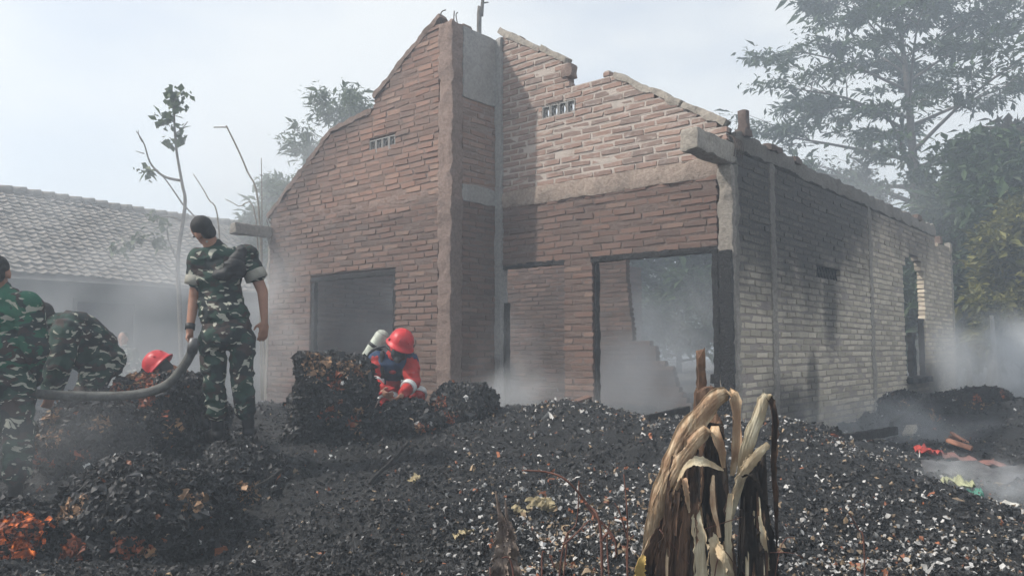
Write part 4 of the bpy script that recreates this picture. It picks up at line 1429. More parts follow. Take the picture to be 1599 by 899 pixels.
cl = [capsule(P(323, 377, Y - .09), P(337, 372, Y - .03), .012, .014), capsule(P(337, 372, Y - .03), P(341, 378, Y + .02), .014, .012)]
blob('undershirt_collar', cl, .007, M_CUFF, e, 0, 1)

# 2 the soldier at the left edge
Y = 5.4
J = dict(head=P(-4, 426, Y - .03), neck=P(-2, 455, Y), shL=P(-50, 478, Y), shR=P(41, 478, Y), pelvis=P(0, 582, Y + .05),
         elL=P(-72, 545, Y), wrL=P(-60, 600, Y + .15), elR=P(54, 543, Y + .05), wrR=P(50, 596, Y + .22),
         hipL=P(-24, 600, Y + .05), hipR=P(26, 600, Y + .05), knL=P(-26, 690, Y), knR=P(30, 690, Y + .02), anL=P(-28, 772, Y + .08), anR=P(24, 768, Y + .08), toeL=P(-30, 785, Y + .3), toeR=P(18, 782, Y + .32))
for s in 'LR':
    J['toe' + s][2] = J['an' + s][2] - .06
build_person('soldier in green camouflage cut off by the left edge, back turned', J, M_CAMO_G, M_CAMO, sleeve=1.9, head_dir=(-.25, .95, -.2),
             hands=dict(L=dict(curl=.9), R=dict(curl=.9)), bulk=.012)

# 3 the soldier bending over
Y = 6.35
J = dict(head=P(66, 497, Y - .22), neck=P(84, 511, Y - .20), back=P(118, 521, Y - .12), back2=P(144, 544, Y + .02), shL=P(103, 520, Y - .34), shR=P(99, 513, Y + .0), pelvis=P(151, 558, Y + .06),
         elL=P(92, 570, Y - .42), wrL=P(80, 612, Y - .42), elR=P(86, 560, Y - .02), wrR=P(78, 612, Y - .12),
         hipL=P(152, 574, Y - .04), hipR=P(152, 574, Y + .22), knL=P(130, 640, Y - .10), knR=P(128, 640, Y + .22), anL=P(150, 705, Y), anR=P(148, 705, Y + .25), toeL=P(120, 715, Y), toeR=P(118, 715, Y + .25))
J['shL'], J['shR'] = J['shL'], J['shR']
build_person('soldier bent over beside the leftmost soldier, head down', J, M_CAMO, M_CAMO, sleeve=1.9, head_dir=(-.80, -.05, -.55), hands=dict(L=dict(curl=.9), R=dict(curl=.9)), bulk=.02)

# 6 the far soldier in the smoke
Y = 13.2
g_ = .0
c = P(194, 528, Y)
def far(px, py, dy=0.0):
    return P(px, py, Y + dy)
J = dict(head=far(192, 529), neck=far(192, 543), shL=far(208, 551), shR=far(178, 551), pelvis=far(194, 594, .05),
         elL=far(213, 574, -.03), wrL=far(208, 592, -.15), elR=far(174, 574, -.03), wrR=far(180, 592, -.15),
         hipL=far(202, 598), hipR=far(186, 598), knL=far(208, 606, -.38), knR=far(180, 606, -.38), anL=far(205, 638, -.2), anR=far(184, 638, -.2), toeL=far(206, 645, -.4), toeR=far(183, 645, -.4))
for k in ('an', 'toe'):
    for s in 'LR':
        J[k + s][2] = .09 if k == 'an' else .05
build_person('distant soldier facing the camera in the smoke before the tiled house', J, M_CAMO, M_CAMO, sleeve=1.9, head_dir=(.1, -1, -.15), voxel=.012)

# firefighters
def helmet(parent, c, HA, s=1.0):
    hr, hf, hu = HA[:, 0], HA[:, 1], HA[:, 2]
    off = np.array(parent.location)
    prof_ = [(0.001, .150), (.035, .147), (.068, .134), (.098, .108), (.118, .070), (.128, .030), (.131, .0), (.146, -.012), (.150, -.022), (.143, -.026), (.124, -.018), (.115, .02)]
    V, F = lathe(prof_, 28)
    V[:, 1] *= 1.14
    V[:, 1] += np.where(V[:, 2] < .0, np.clip(V[:, 1], 0, 1) * .12, 0)
    V = (V * s) @ HA.T + c - off
    hm_ = obj('helmet', mk_mesh('helmet', V, F, True), M_HELMET, parent)
    for u in (-.045, 0, .045):
        a = np.linspace(-1.15, 1.15, 12)
        pth = np.array([c + hr * u * s + hf * math.sin(t) * .138 * s + hu * (.004 + math.cos(t) * (.140 - abs(u) * .35)) * s for t in a])
        V, F = tube(pth, .011 * s, 6)
        obj('ridge', mk_mesh('ridge', V - off, F, True), M_HELMET, hm_)
    for sg in (-1, 1):
        V, F = sphere(c + hr * sg * .128 * s + hu * .02 * s + hf * .03, (.012, .014, .014), HA, 8, 5)
        obj('knob', mk_mesh('knob', V - off, F, True), M_BLACK, hm_)
    return hm_

Y = 7.95
J = dict(head=P(624, 541, Y - .12), neck=P(615, 556, Y + .0), shR=P(590, 563, Y + .0), shL=P(640, 566, Y + .02), pelvis=P(622, 604, Y + .42),
         elR=P(580, 593, Y - .10), wrR=P(597, 611, Y - .32), elL=P(645, 596, Y - .12), wrL=P(627, 617, Y - .32),
         hipR=P(608, 606, Y + .38), hipL=P(640, 606, Y + .38), knR=P(607, 625, Y - .02), knL=P(650, 616, Y - .0), anR=P(603, 672, Y + .25), anL=P(652, 660, Y + .12),
         toeR=P(600, 682, Y + .02), toeL=P(652, 672, Y - .1))
for s in 'LR':
    J['toe' + s][2] = J['an' + s][2] - .06
e, A, HA = build_person('firefighter in red with breathing mask and air cylinder crouching by the wall', J, M_BLUE, M_RED, sleeve=.02, head_dir=(.30, -.92, -.22), hair=False,
                        hands=dict(L=dict(curl=1.0), R=dict(curl=1.0)), bulk=.006, shirt_name='jacket')
for s in 'LR':
    sh, el, wr = J['sh' + s], J['el' + s], J['wr' + s]
    blob('sleeve', [capsule(sh, el, .092, .070), capsule(el, el + (wr - el) * .85, .068, .050)], .009, M_RED, e, .010, 2)
blob('collar', [capsule(J['neck'], J['neck'] + A[:, 1] * .12 - A[:, 2] * .06, .07, .05), capsule(J['pelvis'] + A[:, 1] * .05, J['pelvis'] + (J['neck'] - J['pelvis']) * .45 + A[:, 1] * .07, .13, .10)], .01, M_RED, e, .006, 2)
hr, hf, hu = HA[:, 0], HA[:, 1], HA[:, 2]
off = np.array(e.location)
helmet(e, J['head'] + hu * .035 - hf * .005, HA, .98)
blob('face_mask', [sphere(J['head'] + hf * .065 - hu * .045, (.080, .060, .080), HA), sphere(J['head'] + hf * .11 - hu * .095, (.038, .038, .034), HA)], .009, M_MASK, e, 0, 2)
blob('balaclava', [sphere(J['head'] - hu * .02 - hf * .01, (.092, .10, .10), HA), capsule(J['head'] - hu * .07, J['neck'], .075, .085)], .01, M_RED, e, .003, 2, 14)
up_ = A[:, 2]
blob('shoulder_yoke', [capsule(J['shR'] * .8 + J['shL'] * .2 + A[:, 1] * .02, J['shL'] * .8 + J['shR'] * .2 + A[:, 1] * .02, .098, .098), sphere(J['pelvis'] + (J['neck'] - J['pelvis']) * .72, (.15, .16, .17), A)], .01, M_BLUE, e, .006, 3)
for sg, s in ((-1, 'R'), (1, 'L')):
    q0 = J['sh' + s] * .65 + J['neck'] * .35
    blob('harness_strap', [capsule(q0 + up_ * .10, q0 + A[:, 1] * .16 - up_ * .03, .026, .026), capsule(q0 + A[:, 1] * .16 - up_ * .03, q0 + A[:, 1] * .17 - up_ * .22, .026, .02)], .009, M_BLACK, e, 0, 1)
    V, F = rough_box((-.022, -.012, -.03), (.022, .012, .03), .02, .001)
    obj('buckle', mk_mesh('buckle', V @ A.T + q0 + A[:, 1] * .195 - up_ * .10 - off, F, True), M_STRIPE, e)
    el, wr = J['el' + s], J['wr' + s]
    band(e, 'reflective_stripe', el + (wr - el) * .38, wr - el, .077, .055, M_STRIPE)
    band(e, 'reflective_stripe', J['hip' + s] + (J['kn' + s] - J['hip' + s]) * .93, J['kn' + s] - J['hip' + s] + np.array([0, 0, -.45]), .112, .06, M_STRIPE)
t0_, t1_ = P(574, 560, Y + .14), P(597, 524, Y + .12)
d = unit(t1_ - t0_)
V, F = tube(np.array([t0_ - d * .05, t0_ - d * .035, t0_, t1_, t1_ + d * .035, t1_ + d * .055]), [.02, .055, .075, .075, .058, .022], 20)
tk = obj('air_cylinder', mk_mesh('air_cylinder', V - off, F, True), M_TANK, e)
band(e, 'cylinder_strap', t0_ + (t1_ - t0_) * .55, d, .079, .035, M_BLACK)
band(e, 'cylinder_collar', t1_ + d * .012, d, .066, .02, M_BLACK)
V, F = sphere(t0_ - d * .075, (.028, .028, .035), frame3(d, (1, 0, 0)), 10, 6)
obj('valve', mk_mesh('valve', V - off, F, True), M_STRIPE, tk)
V, F = tube(smooth_path([t0_ - d * .05, P(580, 548, Y + .02), P(600, 540, Y - .02), J['head'] + hr * .09 - hu * .05, J['head'] + hf * .11 - hu * .10], 20), .014, 8)
obj('air_hose', mk_mesh('air_hose', V - off, F, True), M_BLACK, e)
V, F = tube(smooth_path([P(590, 616, Y - .34), P(602, 611, Y - .36), P(616, 606, Y - .37)], 6), .016, 8)
obj('tool_handle', mk_mesh('tool_handle', V - off, F, True), M_RED, e)

Y = 7.35
J = dict(head=P(252, 574, Y), neck=P(264, 588, Y + .03), shL=P(262, 604, Y - .15), shR=P(286, 598, Y + .22), pelvis=P(312, 640, Y + .25),
         elL=P(258, 640, Y - .2), wrL=P(240, 660, Y - .15), elR=P(300, 625, Y + .05), wrR=P(320, 640, Y - .1),
         hipL=P(305, 650, Y + .12), hipR=P(318, 648, Y + .38), knL=P(275, 670, Y), knR=P(285, 665, Y + .4), anL=P(308, 690, Y + .1), anR=P(315, 688, Y + .35), toeL=P(290, 700, Y + .05), toeR=P(300, 700, Y + .35))
e, A, HA = build_person('firefighter with shiny red helmet crouching low behind the charred heap', J, M_ORANGE, M_ORANGE, sleeve=1.85, head_dir=(-.45, .55, -.55), hair=True, hands=dict(L=dict(curl=.8), R=dict(curl=.8)), bulk=.02, shirt_name='jacket')
helmet(e, J['head'] + HA[:, 2] * .03, HA, .98)
blob('hood', [capsule(J['head'] - HA[:, 2] * .05, J['neck'], .085, .10)], .01, M_BLACK, e, .004, 2, 14)
band(e, 'reflective_stripe', J['elR'] + (J['wrR'] - J['elR']) * .45, J['wrR'] - J['elR'], .082, .05, M_YELLOW)
finish_blobs()

# the hose
hp_ = [P(-120, 585, 5.15), P(-20, 606, 5.45), P(62, 615, 5.62), P(140, 618, 5.78), P(210, 616, 5.86), P(258, 602, 5.9), P(285, 574, 5.90), P(300, 548, 5.88), P(302, 538, 5.87)]
V, F = tube(smooth_path(hp_, 60), .034, 14)
b = hp_[3]
M_HOSE = plain('dusty_grey_hose', (.085, .085, .078), .75, .35, 25, .003)
hs = empty('fire_hose', b)
tag(hs, 'thick dusty grey fire hose running from the leftmost soldier to the standing soldier', 'hose')
obj('hose_line', mk_mesh('hose_line', V - b, F, True), M_HOSE, hs)
V, F = tube(np.array([P(299.5, 551, 5.881), P(302, 538, 5.87), P(303, 528, 5.86)]), [.038, .040, .026], 14)
obj('coupling', mk_mesh('coupling', V - b, F, True), plain('dull_metal', (.12, .12, .12), .5, .2, 20, 0, .6), hs)

# ------------------------------------------------------------------ foreground plants and litter
def m_dead(name, a, b, c_):
    t = NT(name, .85)
    t.b.inputs['Specular IOR Level'].default_value = .12
    oc = t.coord()
    st = t.noise(t.mapping(oc, (60, 60, 5)), 1.0, 4, .6)
    big = t.noise(oc, 7, 4)
    c = t.mix(t.ramp(st, .3, .7), a, b)
    c = t.mix(t.ramp(big, .42, .62, 0, .8), c, c_)
    t.col(c)
    t.bump(st, .008, .9)
    return t.m
M_DEADLEAF = m_dead('dry_banana_leaf', (.42, .285, .175), (.72, .58, .40), (.33, .20, .125))
M_PALELEAF = m_dead('pale_dry_sheath', (.52, .44, .30), (.74, .67, .50), (.46, .34, .21))
M_STUMP = m_dead('scorched_sheath', (.055, .035, .027), (.19, .115, .075), (.022, .019, .018))
M_SCORCH = m_dead('blackened_sheath', (.014, .013, .013), (.05, .038, .03), (.012, .012, .012))

def blade(pts, widths, side, curl=.25, n=32, cross=13, twist=0.0, thick=.003):
    """strip leaf with a cupped cross-section and real thickness"""
    path = smooth_path(pts, n)
    w = .8 * np.interp(np.linspace(0, 1, n), np.linspace(0, 1, len(widths)), widths)
    t = np.gradient(path, axis=0)
    t /= np.linalg.norm(t, axis=1)[:, None] + 1e-9
    s0 = np.asarray(side, float)
    V = []
    for i in range(n):
        a = twist * i / (n - 1)
        s = unit(s0 - t[i] * (s0 @ t[i]))
        nn = np.cross(t[i], s)
        s, nn = s * math.cos(a) + nn * math.sin(a), nn * math.cos(a) - s * math.sin(a)
        for j in range(cross):
            u = j / (cross - 1) * 2 - 1
            wob = .5 * w[i] * float(vnoise(np.array([[i * .55, j * 1.7, path[0][0] * 31]]))[0])
            if abs(u) == 1:
                u *= 1 + .35 * float(vnoise(np.array([[i * .9, j * 3.1, path[0][0] * 77]]))[0])
            V.append(path[i] + s * (u * w[i] * (1 - .25 * curl)) + nn * (curl * w[i] * (u * u) + wob * .25 + (.11 * w[i] if j % 2 else -.11 * w[i])))
    V = np.array(V)
    m = n * cross
    top = np.array([[i * cross + j, i * cross + j + 1, (i + 1) * cross + j + 1, (i + 1) * cross + j] for i in range(n - 1) for j in range(cross - 1)])
    nrm = np.tile(np.cross(t[n // 2], s0), (m, 1))
    V2 = V - nrm * thick
    bot = top[:, ::-1] + m
    rim = []
    for i in range(n - 1):
        for j in (0, cross - 1):
            a_, b_ = i * cross + j, (i + 1) * cross + j
            rim.append([a_, b_, b_ + m, a_ + m] if j else [b_, a_, a_ + m, b_ + m])
    return np.concatenate([V, V2]), np.concatenate([top, bot, np.array(rim)])

def leafpart(parent, name, pts, widths, side, mat, **kw):
    V, F = blade(pts, widths, side, **kw)
    return obj(name, mk_mesh(name, V - np.array(parent.location), F, True), mat, parent)

YB = 2.95
def stump(label, px, py_top, rpx, Y, mat):
    b = P(px, 899, Y)
    b[2] = min(b[2], th(b[0], Y)) - .15
    top = P(px, py_top, Y)
    e = empty('banana_stump', b)
    tag(e, label, 'stump', 'burnt banana stumps')
    r = rpx / FOC * Y
    n, seg = 26, 26
    V = []
    for i in range(n):
        f = i / (n - 1)
        c = b + (top - b) * f
        for j in range(seg):
            a = j / seg * 2 * math.pi
            rr = r * (1.15 - .5 * f) * (1 + .13 * math.sin(a * 5 + f * 3) + .08 * math.sin(a * 11 + 2 * f) + .07 * float(vnoise(np.array([[a * 2, f * 6, px]]))[0]))
            zz = (.10 * vnoise(np.array([[a * 1.9, 3.3, px]]))[0] + .03 * math.sin(a * 7)) * f ** 3
            V.append(c + np.array([rr * math.cos(a), rr * math.sin(a), zz]))
    V.append(top - (0, 0, .05))
    V = np.array(V)
    F = np.array([[i * seg + j, i * seg + (j + 1) % seg, (i + 1) * seg + (j + 1) % seg, (i + 1) * seg + j] for i in range(n - 1) for j in range(seg)])
    T = np.array([[(n - 1) * seg + j, (n - 1) * seg + (j + 1) % seg, n * seg] for j in range(seg)])
    obj('trunk', mk_mesh('trunk', V - b, [F, T], True), mat, e)
    return e
X1 = (1, 0.1, 0)
e1 = stump('thick burnt banana stump with drooping tan leaves in the foreground', 1094, 668, 48, YB, M_STUMP)
e2 = stump('slimmer blackened banana stump with one pale upright sheath', 1176, 735, 27, YB + .05, M_SCORCH)
Yq = YB - .18
q = lambda px, py, dy=0.0: P(px, py, Yq + dy)
leafpart(e1, 'folded_leaf', [q(1010, 880, .1), q(1030, 790), q(1065, 700), q(1105, 640), q(1140, 615), q(1149, 640), q(1148, 700), q(1142, 742, .02)], [.035, .045, .055, .050, .035, .022, .022, .010], X1, M_DEADLEAF, curl=.5, n=34)
leafpart(e1, 'folded_leaf', [q(1022, 850, .05), q(1040, 770, -.03), q(1070, 715, -.03), q(1105, 675, -.03), q(1122, 690, -.04), q(1130, 730, -.02)], [.03, .04, .042, .035, .025, .008], X1, M_DEADLEAF, curl=.6, n=26)
leafpart(e1, 'dry_leaf', [q(1000, 890, .06), q(1035, 810, .03), q(1056, 730, .0), q(1068, 690, .02), q(1088, 668, .06)], [.02, .04, .035, .026, .012], X1, M_DEADLEAF, curl=.5, twist=.5)
leafpart(e1, 'dry_leaf', [q(1055, 760, -.03), q(1072, 728, -.07), q(1095, 720, -.08), q(1130, 734, -.06)], [.006, .013, .022, .003], (0, .3, 1), M_PALELEAF, curl=.3)
leafpart(e1, 'dry_leaf', [q(1050, 780, -.03), q(1066, 748, -.07), q(1072, 770, -.08), q(1076, 800, -.06)], [.008, .012, .012, .004], X1, M_DEADLEAF, curl=.5)
leafpart(e1, 'sheath', [q(1094, 905, -.05), q(1092, 850, -.06), q(1086, 810, -.06), q(1090, 780, -.03)], [.030, .028, .018, .004], X1, M_PALELEAF, curl=-.3)
leafpart(e1, 'sheath', [q(1120, 905, -.05), q(1116, 860, -.06), q(1110, 830, -.04)], [.040, .03, .006], X1, M_PALELEAF, curl=-.35)
leafpart(e1, 'sheath', [q(1070, 905, -.05), q(1074, 830, -.06), q(1082, 770, -.05), q(1092, 720, -.02)], [.035, .034, .024, .008], X1, M_STUMP, curl=-.4)
leafpart(e1, 'sheath', [q(1040, 905, -.03), q(1046, 850, -.05), q(1058, 800, -.04), q(1074, 760, .0)], [.05, .045, .035, .012], X1, M_STUMP, curl=-.4)
leafpart(e1, 'sheath', [q(1010, 905, .0), q(1022, 860, -.02), q(1040, 810, .0)], [.05, .04, .015], X1, M_STUMP, curl=-.4)
leafpart(e1, 'sheath', [q(1118, 890, .0), q(1112, 800, -.02), q(1112, 720, .0), q(1114, 660, .05)], [.045, .045, .038, .03], X1, M_SCORCH, curl=-.4)
leafpart(e1, 'sheath', [q(997, 905, -.03), q(1000, 880, -.05), q(1006, 866, -.04)], [.022, .018, .004], X1, plain('yellowed_sheath', (.55, .38, .12), .7), curl=-.3)
leafpart(e1, 'dry_leaf', [q(1118, 850, -.06), q(1128, 868, -.10), q(1142, 893, -.1)], [.008, .022, .002], (.4, .2, 1), M_PALELEAF, curl=.3)
leafpart(e2, 'pale_sheath', [q(1130, 840, .04), q(1152, 770, .0), q(1168, 700, -.02), q(1186, 650, -.02), q(1198, 616, -.02), q(1202, 625, .0)], [.012, .022, .036, .034, .022, .008], X1, M_PALELEAF, curl=.5, n=26)
leafpart(e2, 'pale_sheath', [q(1136, 800, .0), q(1160, 745, -.04), q(1180, 715, -.05), q(1200, 692, -.04)], [.012, .026, .030, .012], X1, M_PALELEAF, curl=.5)
leafpart(e2, 'hanging_leaf', [q(1200, 620, -.01), q(1209, 650, -.03), q(1207, 720, -.03), q(1211, 790, -.02), q(1213, 860, .0)], [.018, .017, .016, .012, .002], X1, M_STUMP, curl=.7)
leafpart(e2, 'dry_leaf', [q(1160, 745, -.05), q(1172, 742, -.09), q(1184, 760, -.10), q(1190, 785, -.09)], [.006, .014, .012, .002], X1, M_SCORCH, curl=.4)
leafpart(e2, 'sheath', [q(1138, 900, -.02), q(1136, 830, -.04), q(1140, 770, -.03)], [.016, .014, .010], X1, M_PALELEAF, curl=-.3)
leafpart(e2, 'sheath', [q(1172, 905, -.03), q(1170, 850, -.05), q(1166, 800, -.04)], [.04, .038, .02], X1, M_SCORCH, curl=-.4)
leafpart(e2, 'sheath', [q(1198, 890, -.03), q(1192, 840, -.05), q(1185, 805, -.04)], [.008, .013, .004], X1, M_PALELEAF, curl=-.3)
leafpart(e2, 'sheath', [q(1202, 905, .0), q(1198, 860, -.02), q(1190, 780, .0)], [.035, .03, .012], X1, M_SCORCH, curl=-.4)
for k in range(46):                                   # torn fibrous strips down both stumps
    on1 = k % 3 != 0
    px = RND.uniform(1022, 1140) if on1 else RND.uniform(1150, 1205)
    yt = RND.uniform(700, 830) if on1 else RND.uniform(750, 850)
    ln = RND.uniform(60, 190)
    dx = (1085 - px) * .35 if on1 else (1176 - px) * .3
    dy = -.02 - RND.uniform(0, .05)
    m_ = RND.choice([M_STUMP, M_STUMP, M_SCORCH, M_DEADLEAF] if on1 else [M_SCORCH, M_SCORCH, M_STUMP, M_PALELEAF])
    w_ = RND.uniform(.004, .014)
    leafpart(e1 if on1 else e2, 'fibre_strip', [q(px + dx * .8, yt, dy + .04), q(px + dx * .4 + RND.uniform(-6, 6), yt + ln * .4, dy), q(px, yt + ln, dy - RND.uniform(-.02, .04))], [w_ * .4, w_, w_ * .5], X1, m_, curl=RND.uniform(-.6, .6), n=12, cross=3, twist=RND.uniform(-.8, .8))
# burnt stake behind the stumps
b = P(1098, 760, 3.35)
pk = empty('burnt_post', (b[0], b[1], th(b[0], b[1]) - .05))
tag(pk, 'charred splintered post sticking up behind the banana stump', 'post')
for nm, x0, x1, yt, sh_ in (('post', 1086, 1120, 606, .03), ('splinter', 1092, 1105, 552, .05)):
    a_, b_ = P(x0, 760, 3.35), P(x1, 760, 3.35)
    w = b_[0] - a_[0]
    V, F = rough_box((-w / 2, -w / 2, 0), (w / 2, w / 2, P(1098, yt, 3.35)[2] - pk.location.z), .02, .006, 22)
    V[:, 2] += np.where(V[:, 2] > V[:, 2].max() - .05, sh_ * vnoise(V * 60 + 3), 0)
    V[:, 0] += (a_[0] + b_[0]) / 2 - pk.location.x
    V[:, 1] += .004 if nm == 'splinter' else 0
    obj(nm, mk_mesh(nm, V, F, True), M_STUMP, pk)

# small palm shoot stump
Yp = 3.1
b = P(790, 899, Yp)
b[2] = min(b[2], th(b[0], Yp)) - .1
ps = empty('palm_stump', b)
tag(ps, 'small grey palm stump with scaly leaf bases and a split frond stalk', 'stump')
M_PALM = m_dead('grey_palm_sheath', (.17, .135, .115), (.32, .265, .22), (.11, .085, .075))
V, F = tube(np.array([b, P(790, 880, Yp), P(791, 840, Yp), P(790, 815, Yp)]), [.055, .047, .036, .022], 14)
obj('trunk', mk_mesh('trunk', V - b, F, True), M_PALM, ps)
q = lambda px, py, dy=0.0: P(px, py, Yp + dy)
for k, (x0, y0, x1, y1, w) in enumerate(((774, 900, 786, 868, .036), (806, 905, 794, 872, .036), (778, 876, 792, 846, .034), (804, 868, 790, 838, .030), (778, 850, 790, 820, .026), (800, 842, 788, 808, .022), (786, 826, 781, 800, .018))):
    leafpart(ps, 'leaf_base', [q(x0, y0, -.03), q((x0 + x1) / 2, (y0 + y1) / 2, -.055 + .003 * k), q(x1, y1, -.035)], [w * .9, w, w * .3], (1, 0, 0), M_PALM, curl=-.55, thick=.006)
leafpart(ps, 'frond_stalk', [q(787, 830, -.03), q(780, 800, -.02), q(774, 766, -.01)], [.014, .014, .004], (1, 0, 0), M_PALM, curl=.8, thick=.006)
leafpart(ps, 'frond_stalk', [q(790, 832, -.03), q(791, 805, -.02), q(789, 780, -.01)], [.014, .012, .003], (1, 0, 0), M_PALM, curl=.8, thick=.006)

# bare twigs in the foreground
M_TWIG = plain('red_brown_twig', (.13, .06, .045), .8, .3)
def twig_plant(label, base_px, Y, paths, r=.0045):
    b = P(base_px, 899, Y)
    b[2] = th(b[0], Y) - .03
    e = empty('dry_weed', b)
    tag(e, label, 'weed', 'dry weeds in the foreground')
    for pth in paths:
        pts = [P(x, y, Y + RND.uniform(-.02, .02)) for x, y in pth]
        if pth[0][1] >= 890:
            pts[0][2] = b[2]
        n = max(8, 5 * len(pts))
        V, F = tube(smooth_path(pts, n), np.linspace(r, r * .5, n), 5)
        obj('twig', mk_mesh('twig', V - b, F, True), M_TWIG, e)
    return e
twig_plant('arching bare red brown twig left of the banana stump', 936, 3.0, [[(938, 900), (938, 830), (915, 785), (885, 750), (855, 737), (815, 734)], [(938, 845), (950, 832), (958, 845)], [(915, 785), (925, 800), (958, 838), (962, 870)]], .0062)
twig_plant('thin upright dry weed with side twigs left of the stump', 870, 3.2, [[(862, 900), (880, 850), (900, 815), (904, 750)], [(880, 850), (896, 836), (920, 812)], [(866, 885), (858, 865)], [(870, 900), (884, 860), (886, 830)]])
twig_plant('sparse upright red stems in front of the white chips', 975, 3.3, [[(978, 900), (980, 820), (974, 740)], [(980, 840), (968, 800), (960, 785)], [(985, 900), (978, 860), (990, 835)], [(955, 900), (948, 850), (952, 815)]])
twig_plant('thin leafless stem right of the banana stumps', 1348, 3.2, [[(1348, 900), (1349, 850), (1340, 825), (1326, 800)]], .004)
twig_plant('tangle of thin dry twigs at the foot of the stumps', 1170, 2.72, [[(1140, 900), (1170, 880), (1205, 862)], [(1180, 900), (1215, 870), (1240, 838)], [(1090, 900), (1120, 875), (1150, 884), (1165, 898)], [(1200, 862), (1225, 862), (1244, 864)],
             [(1060, 838), (1110, 822), (1160, 806)], [(1030, 826), (1050, 850), (1076, 880)]], .0022)
twig_plant('short dead stems at the bottom edge below the chips', 800, 3.0, [[(812, 900), (800, 885), (784, 870)], [(770, 900), (765, 885)], [(850, 900), (846, 876), (852, 862)]])

# litter on the right: broken roof tiles, plastic scraps, burnt planks
M_ROOFTILE = plain('orange_clay_tile', (.34, .16, .10), .85, .3, 14, .004)
def on_ground(px, py, Y, lift=.0):
    c = P(px, py, Y)
    c[2] = th(c[0], Y) + lift
    return c
def tile_piece(label, px, Y, rz, tilt, l=.2, w=.14):
    c = on_ground(px, 660, Y, .05)
    c[2] = max(c[2], 0)
    n = 7
    V = []
    for s in (0, 1):
        for i in range(n):
            a = i / (n - 1) * math.pi
            for y in (0, 1):
                V.append([w * (i / (n - 1) - .5), l * (y - .5) + .02 * math.sin(i * 2.3) * y, .035 * math.sin(a) - .014 * s])
    V = np.array(V)
    k = 2 * n
    F = [[2 * i, 2 * i + 2, 2 * i + 3, 2 * i + 1] for i in range(n - 1)] + [[k + 2 * i + 1, k + 2 * i + 3, k + 2 * i + 2, k + 2 * i] for i in range(n - 1)]
    F += [[2 * i, k + 2 * i, k + 2 * i + 2, 2 * i + 2] for i in range(n - 1)] + [[2 * i + 1, 2 * i + 3, k + 2 * i + 3, k + 2 * i + 1] for i in range(n - 1)]
    F += [[0, 1, k + 1, k], [2 * n - 2, k + 2 * n - 2, k + 2 * n - 1, 2 * n - 1]]
    o = obj('broken_roof_tile', mk_mesh('broken_roof_tile', V, np.array(F)), M_ROOFTILE, None, c)
    o.rotation_euler = (tilt, tilt * .6, rz)
    return tag(o, label, 'roof tile', 'broken roof tiles on the heap')
tile_piece('upper orange broken roof tile on the right heap', 1501, 8.3, 1.1, .6, .24, .15)
tile_piece('lower orange broken roof tile on the right heap', 1497, 8.0, .9, .3, .22, .12)
def scrap(name, label, cat, px, py, Y, r, mat, seed, lift=.02):
    """crumpled thin sheet"""
    c = on_ground(px, py, Y, lift)
    n = 13
    u, v = np.meshgrid(np.linspace(-1, 1, n), np.linspace(-1, 1, n), indexing='ij')
    rad = np.maximum(np.abs(u), np.abs(v))
    ln = np.hypot(u, v) + 1e-6
    x, y = u * rad / ln, v * rad / ln
    p = np.stack([x, y, 0 * x], -1)
    k = 1 + .45 * vnoise(np.stack([np.arctan2(y, x) * 1.6, seed + 0 * x, 0 * x], -1))
    z = np.abs(fbm(p * 2.4 + seed * 3.7, 3)) * .35
    V = np.stack([x * k * r[0], y * k * r[1], z * r[2]], -1).reshape(-1, 3)
    i, j = np.meshgrid(np.arange(n - 1), np.arange(n - 1), indexing='ij')
    q_ = (i * n + j).ravel()
    F = np.stack([q_, q_ + n, q_ + n + 1, q_ + 1], 1)
    V = np.concatenate([V, V - [0, 0, .004]])
    o = obj(name, mk_mesh(name, V, [F, F[:, ::-1] + n * n], True), mat, None, c)
    o.rotation_euler = (.18, 0, seed)
    return tag(o, label, cat)
scrap('plastic_scrap', 'bright red crumpled scrap beside the smoke at the right', 'scrap', 1448, 692, 7.8, (.16, .12, .25), plain('red_plastic', (.34, .045, .035), .7, .5), 1.3)
scrap('plastic_scrap', 'dull pink brown crumpled sheet on the right heap', 'scrap', 1510, 694, 7.6, (.30, .16, .25), plain('scorched_sheet', (.20, .10, .085), .7, .4, 6), 2.1)
scrap('plastic_scrap', 'white crumpled plastic scrap in the ash at the right', 'scrap', 1560, 800, 5.6, (.20, .08, .18), plain('white_plastic', (.5, .49, .45), .5, .2, 10), 3.3)
scrap('plastic_scrap', 'green crumpled plastic scrap in the ash at the right', 'scrap', 1524, 770, 6.1, (.07, .06, .2), plain('green_plastic', (.06, .2, .15), .5, .2), 4.4, .05)
scrap('plastic_scrap', 'pale yellow green plastic scrap in the ash at the right', 'scrap', 1496, 760, 6.3, (.12, .07, .2), plain('pale_plastic', (.34, .35, .2), .5, .25), 5.2, .04)
scrap('ash_sheet', 'grey ash covered sheet lying on the right slope', 'sheet', 1545, 735, 6.9, (.42, .28, .22), plain('ash_grey', (.08, .08, .083), .9, .5, 8), 6.2)
M_PAPER = plain('scorched_yellow_paper', (.30, .25, .15), .85, .45, 22)
for k, (lb, px, py, Y, s) in enumerate((('largest of the scorched yellow paper scraps behind the palm stump', 842, 762, 4.95, .075), ('scorched yellow paper scrap lying left of the largest one', 808, 775, 4.85, .055), ('small scorched yellow paper scrap lying right of the largest one', 854, 772, 4.8, .05),
                                    ('lowest scorched yellow paper scrap left of the palm stump', 725, 835, 4.3, .05), ('tan bark scrap lying left of the twigs on the dark slope', 650, 735, 5.5, .045))):
    o = scrap('paper_scrap', lb, 'paper scrap', px, py, Y, (s, s * .8, .12), M_PAPER, 7.1 + k, .03)
    o['group'] = 'scorched paper scraps'
    o.rotation_euler = (.7, .1, k * 1.3)
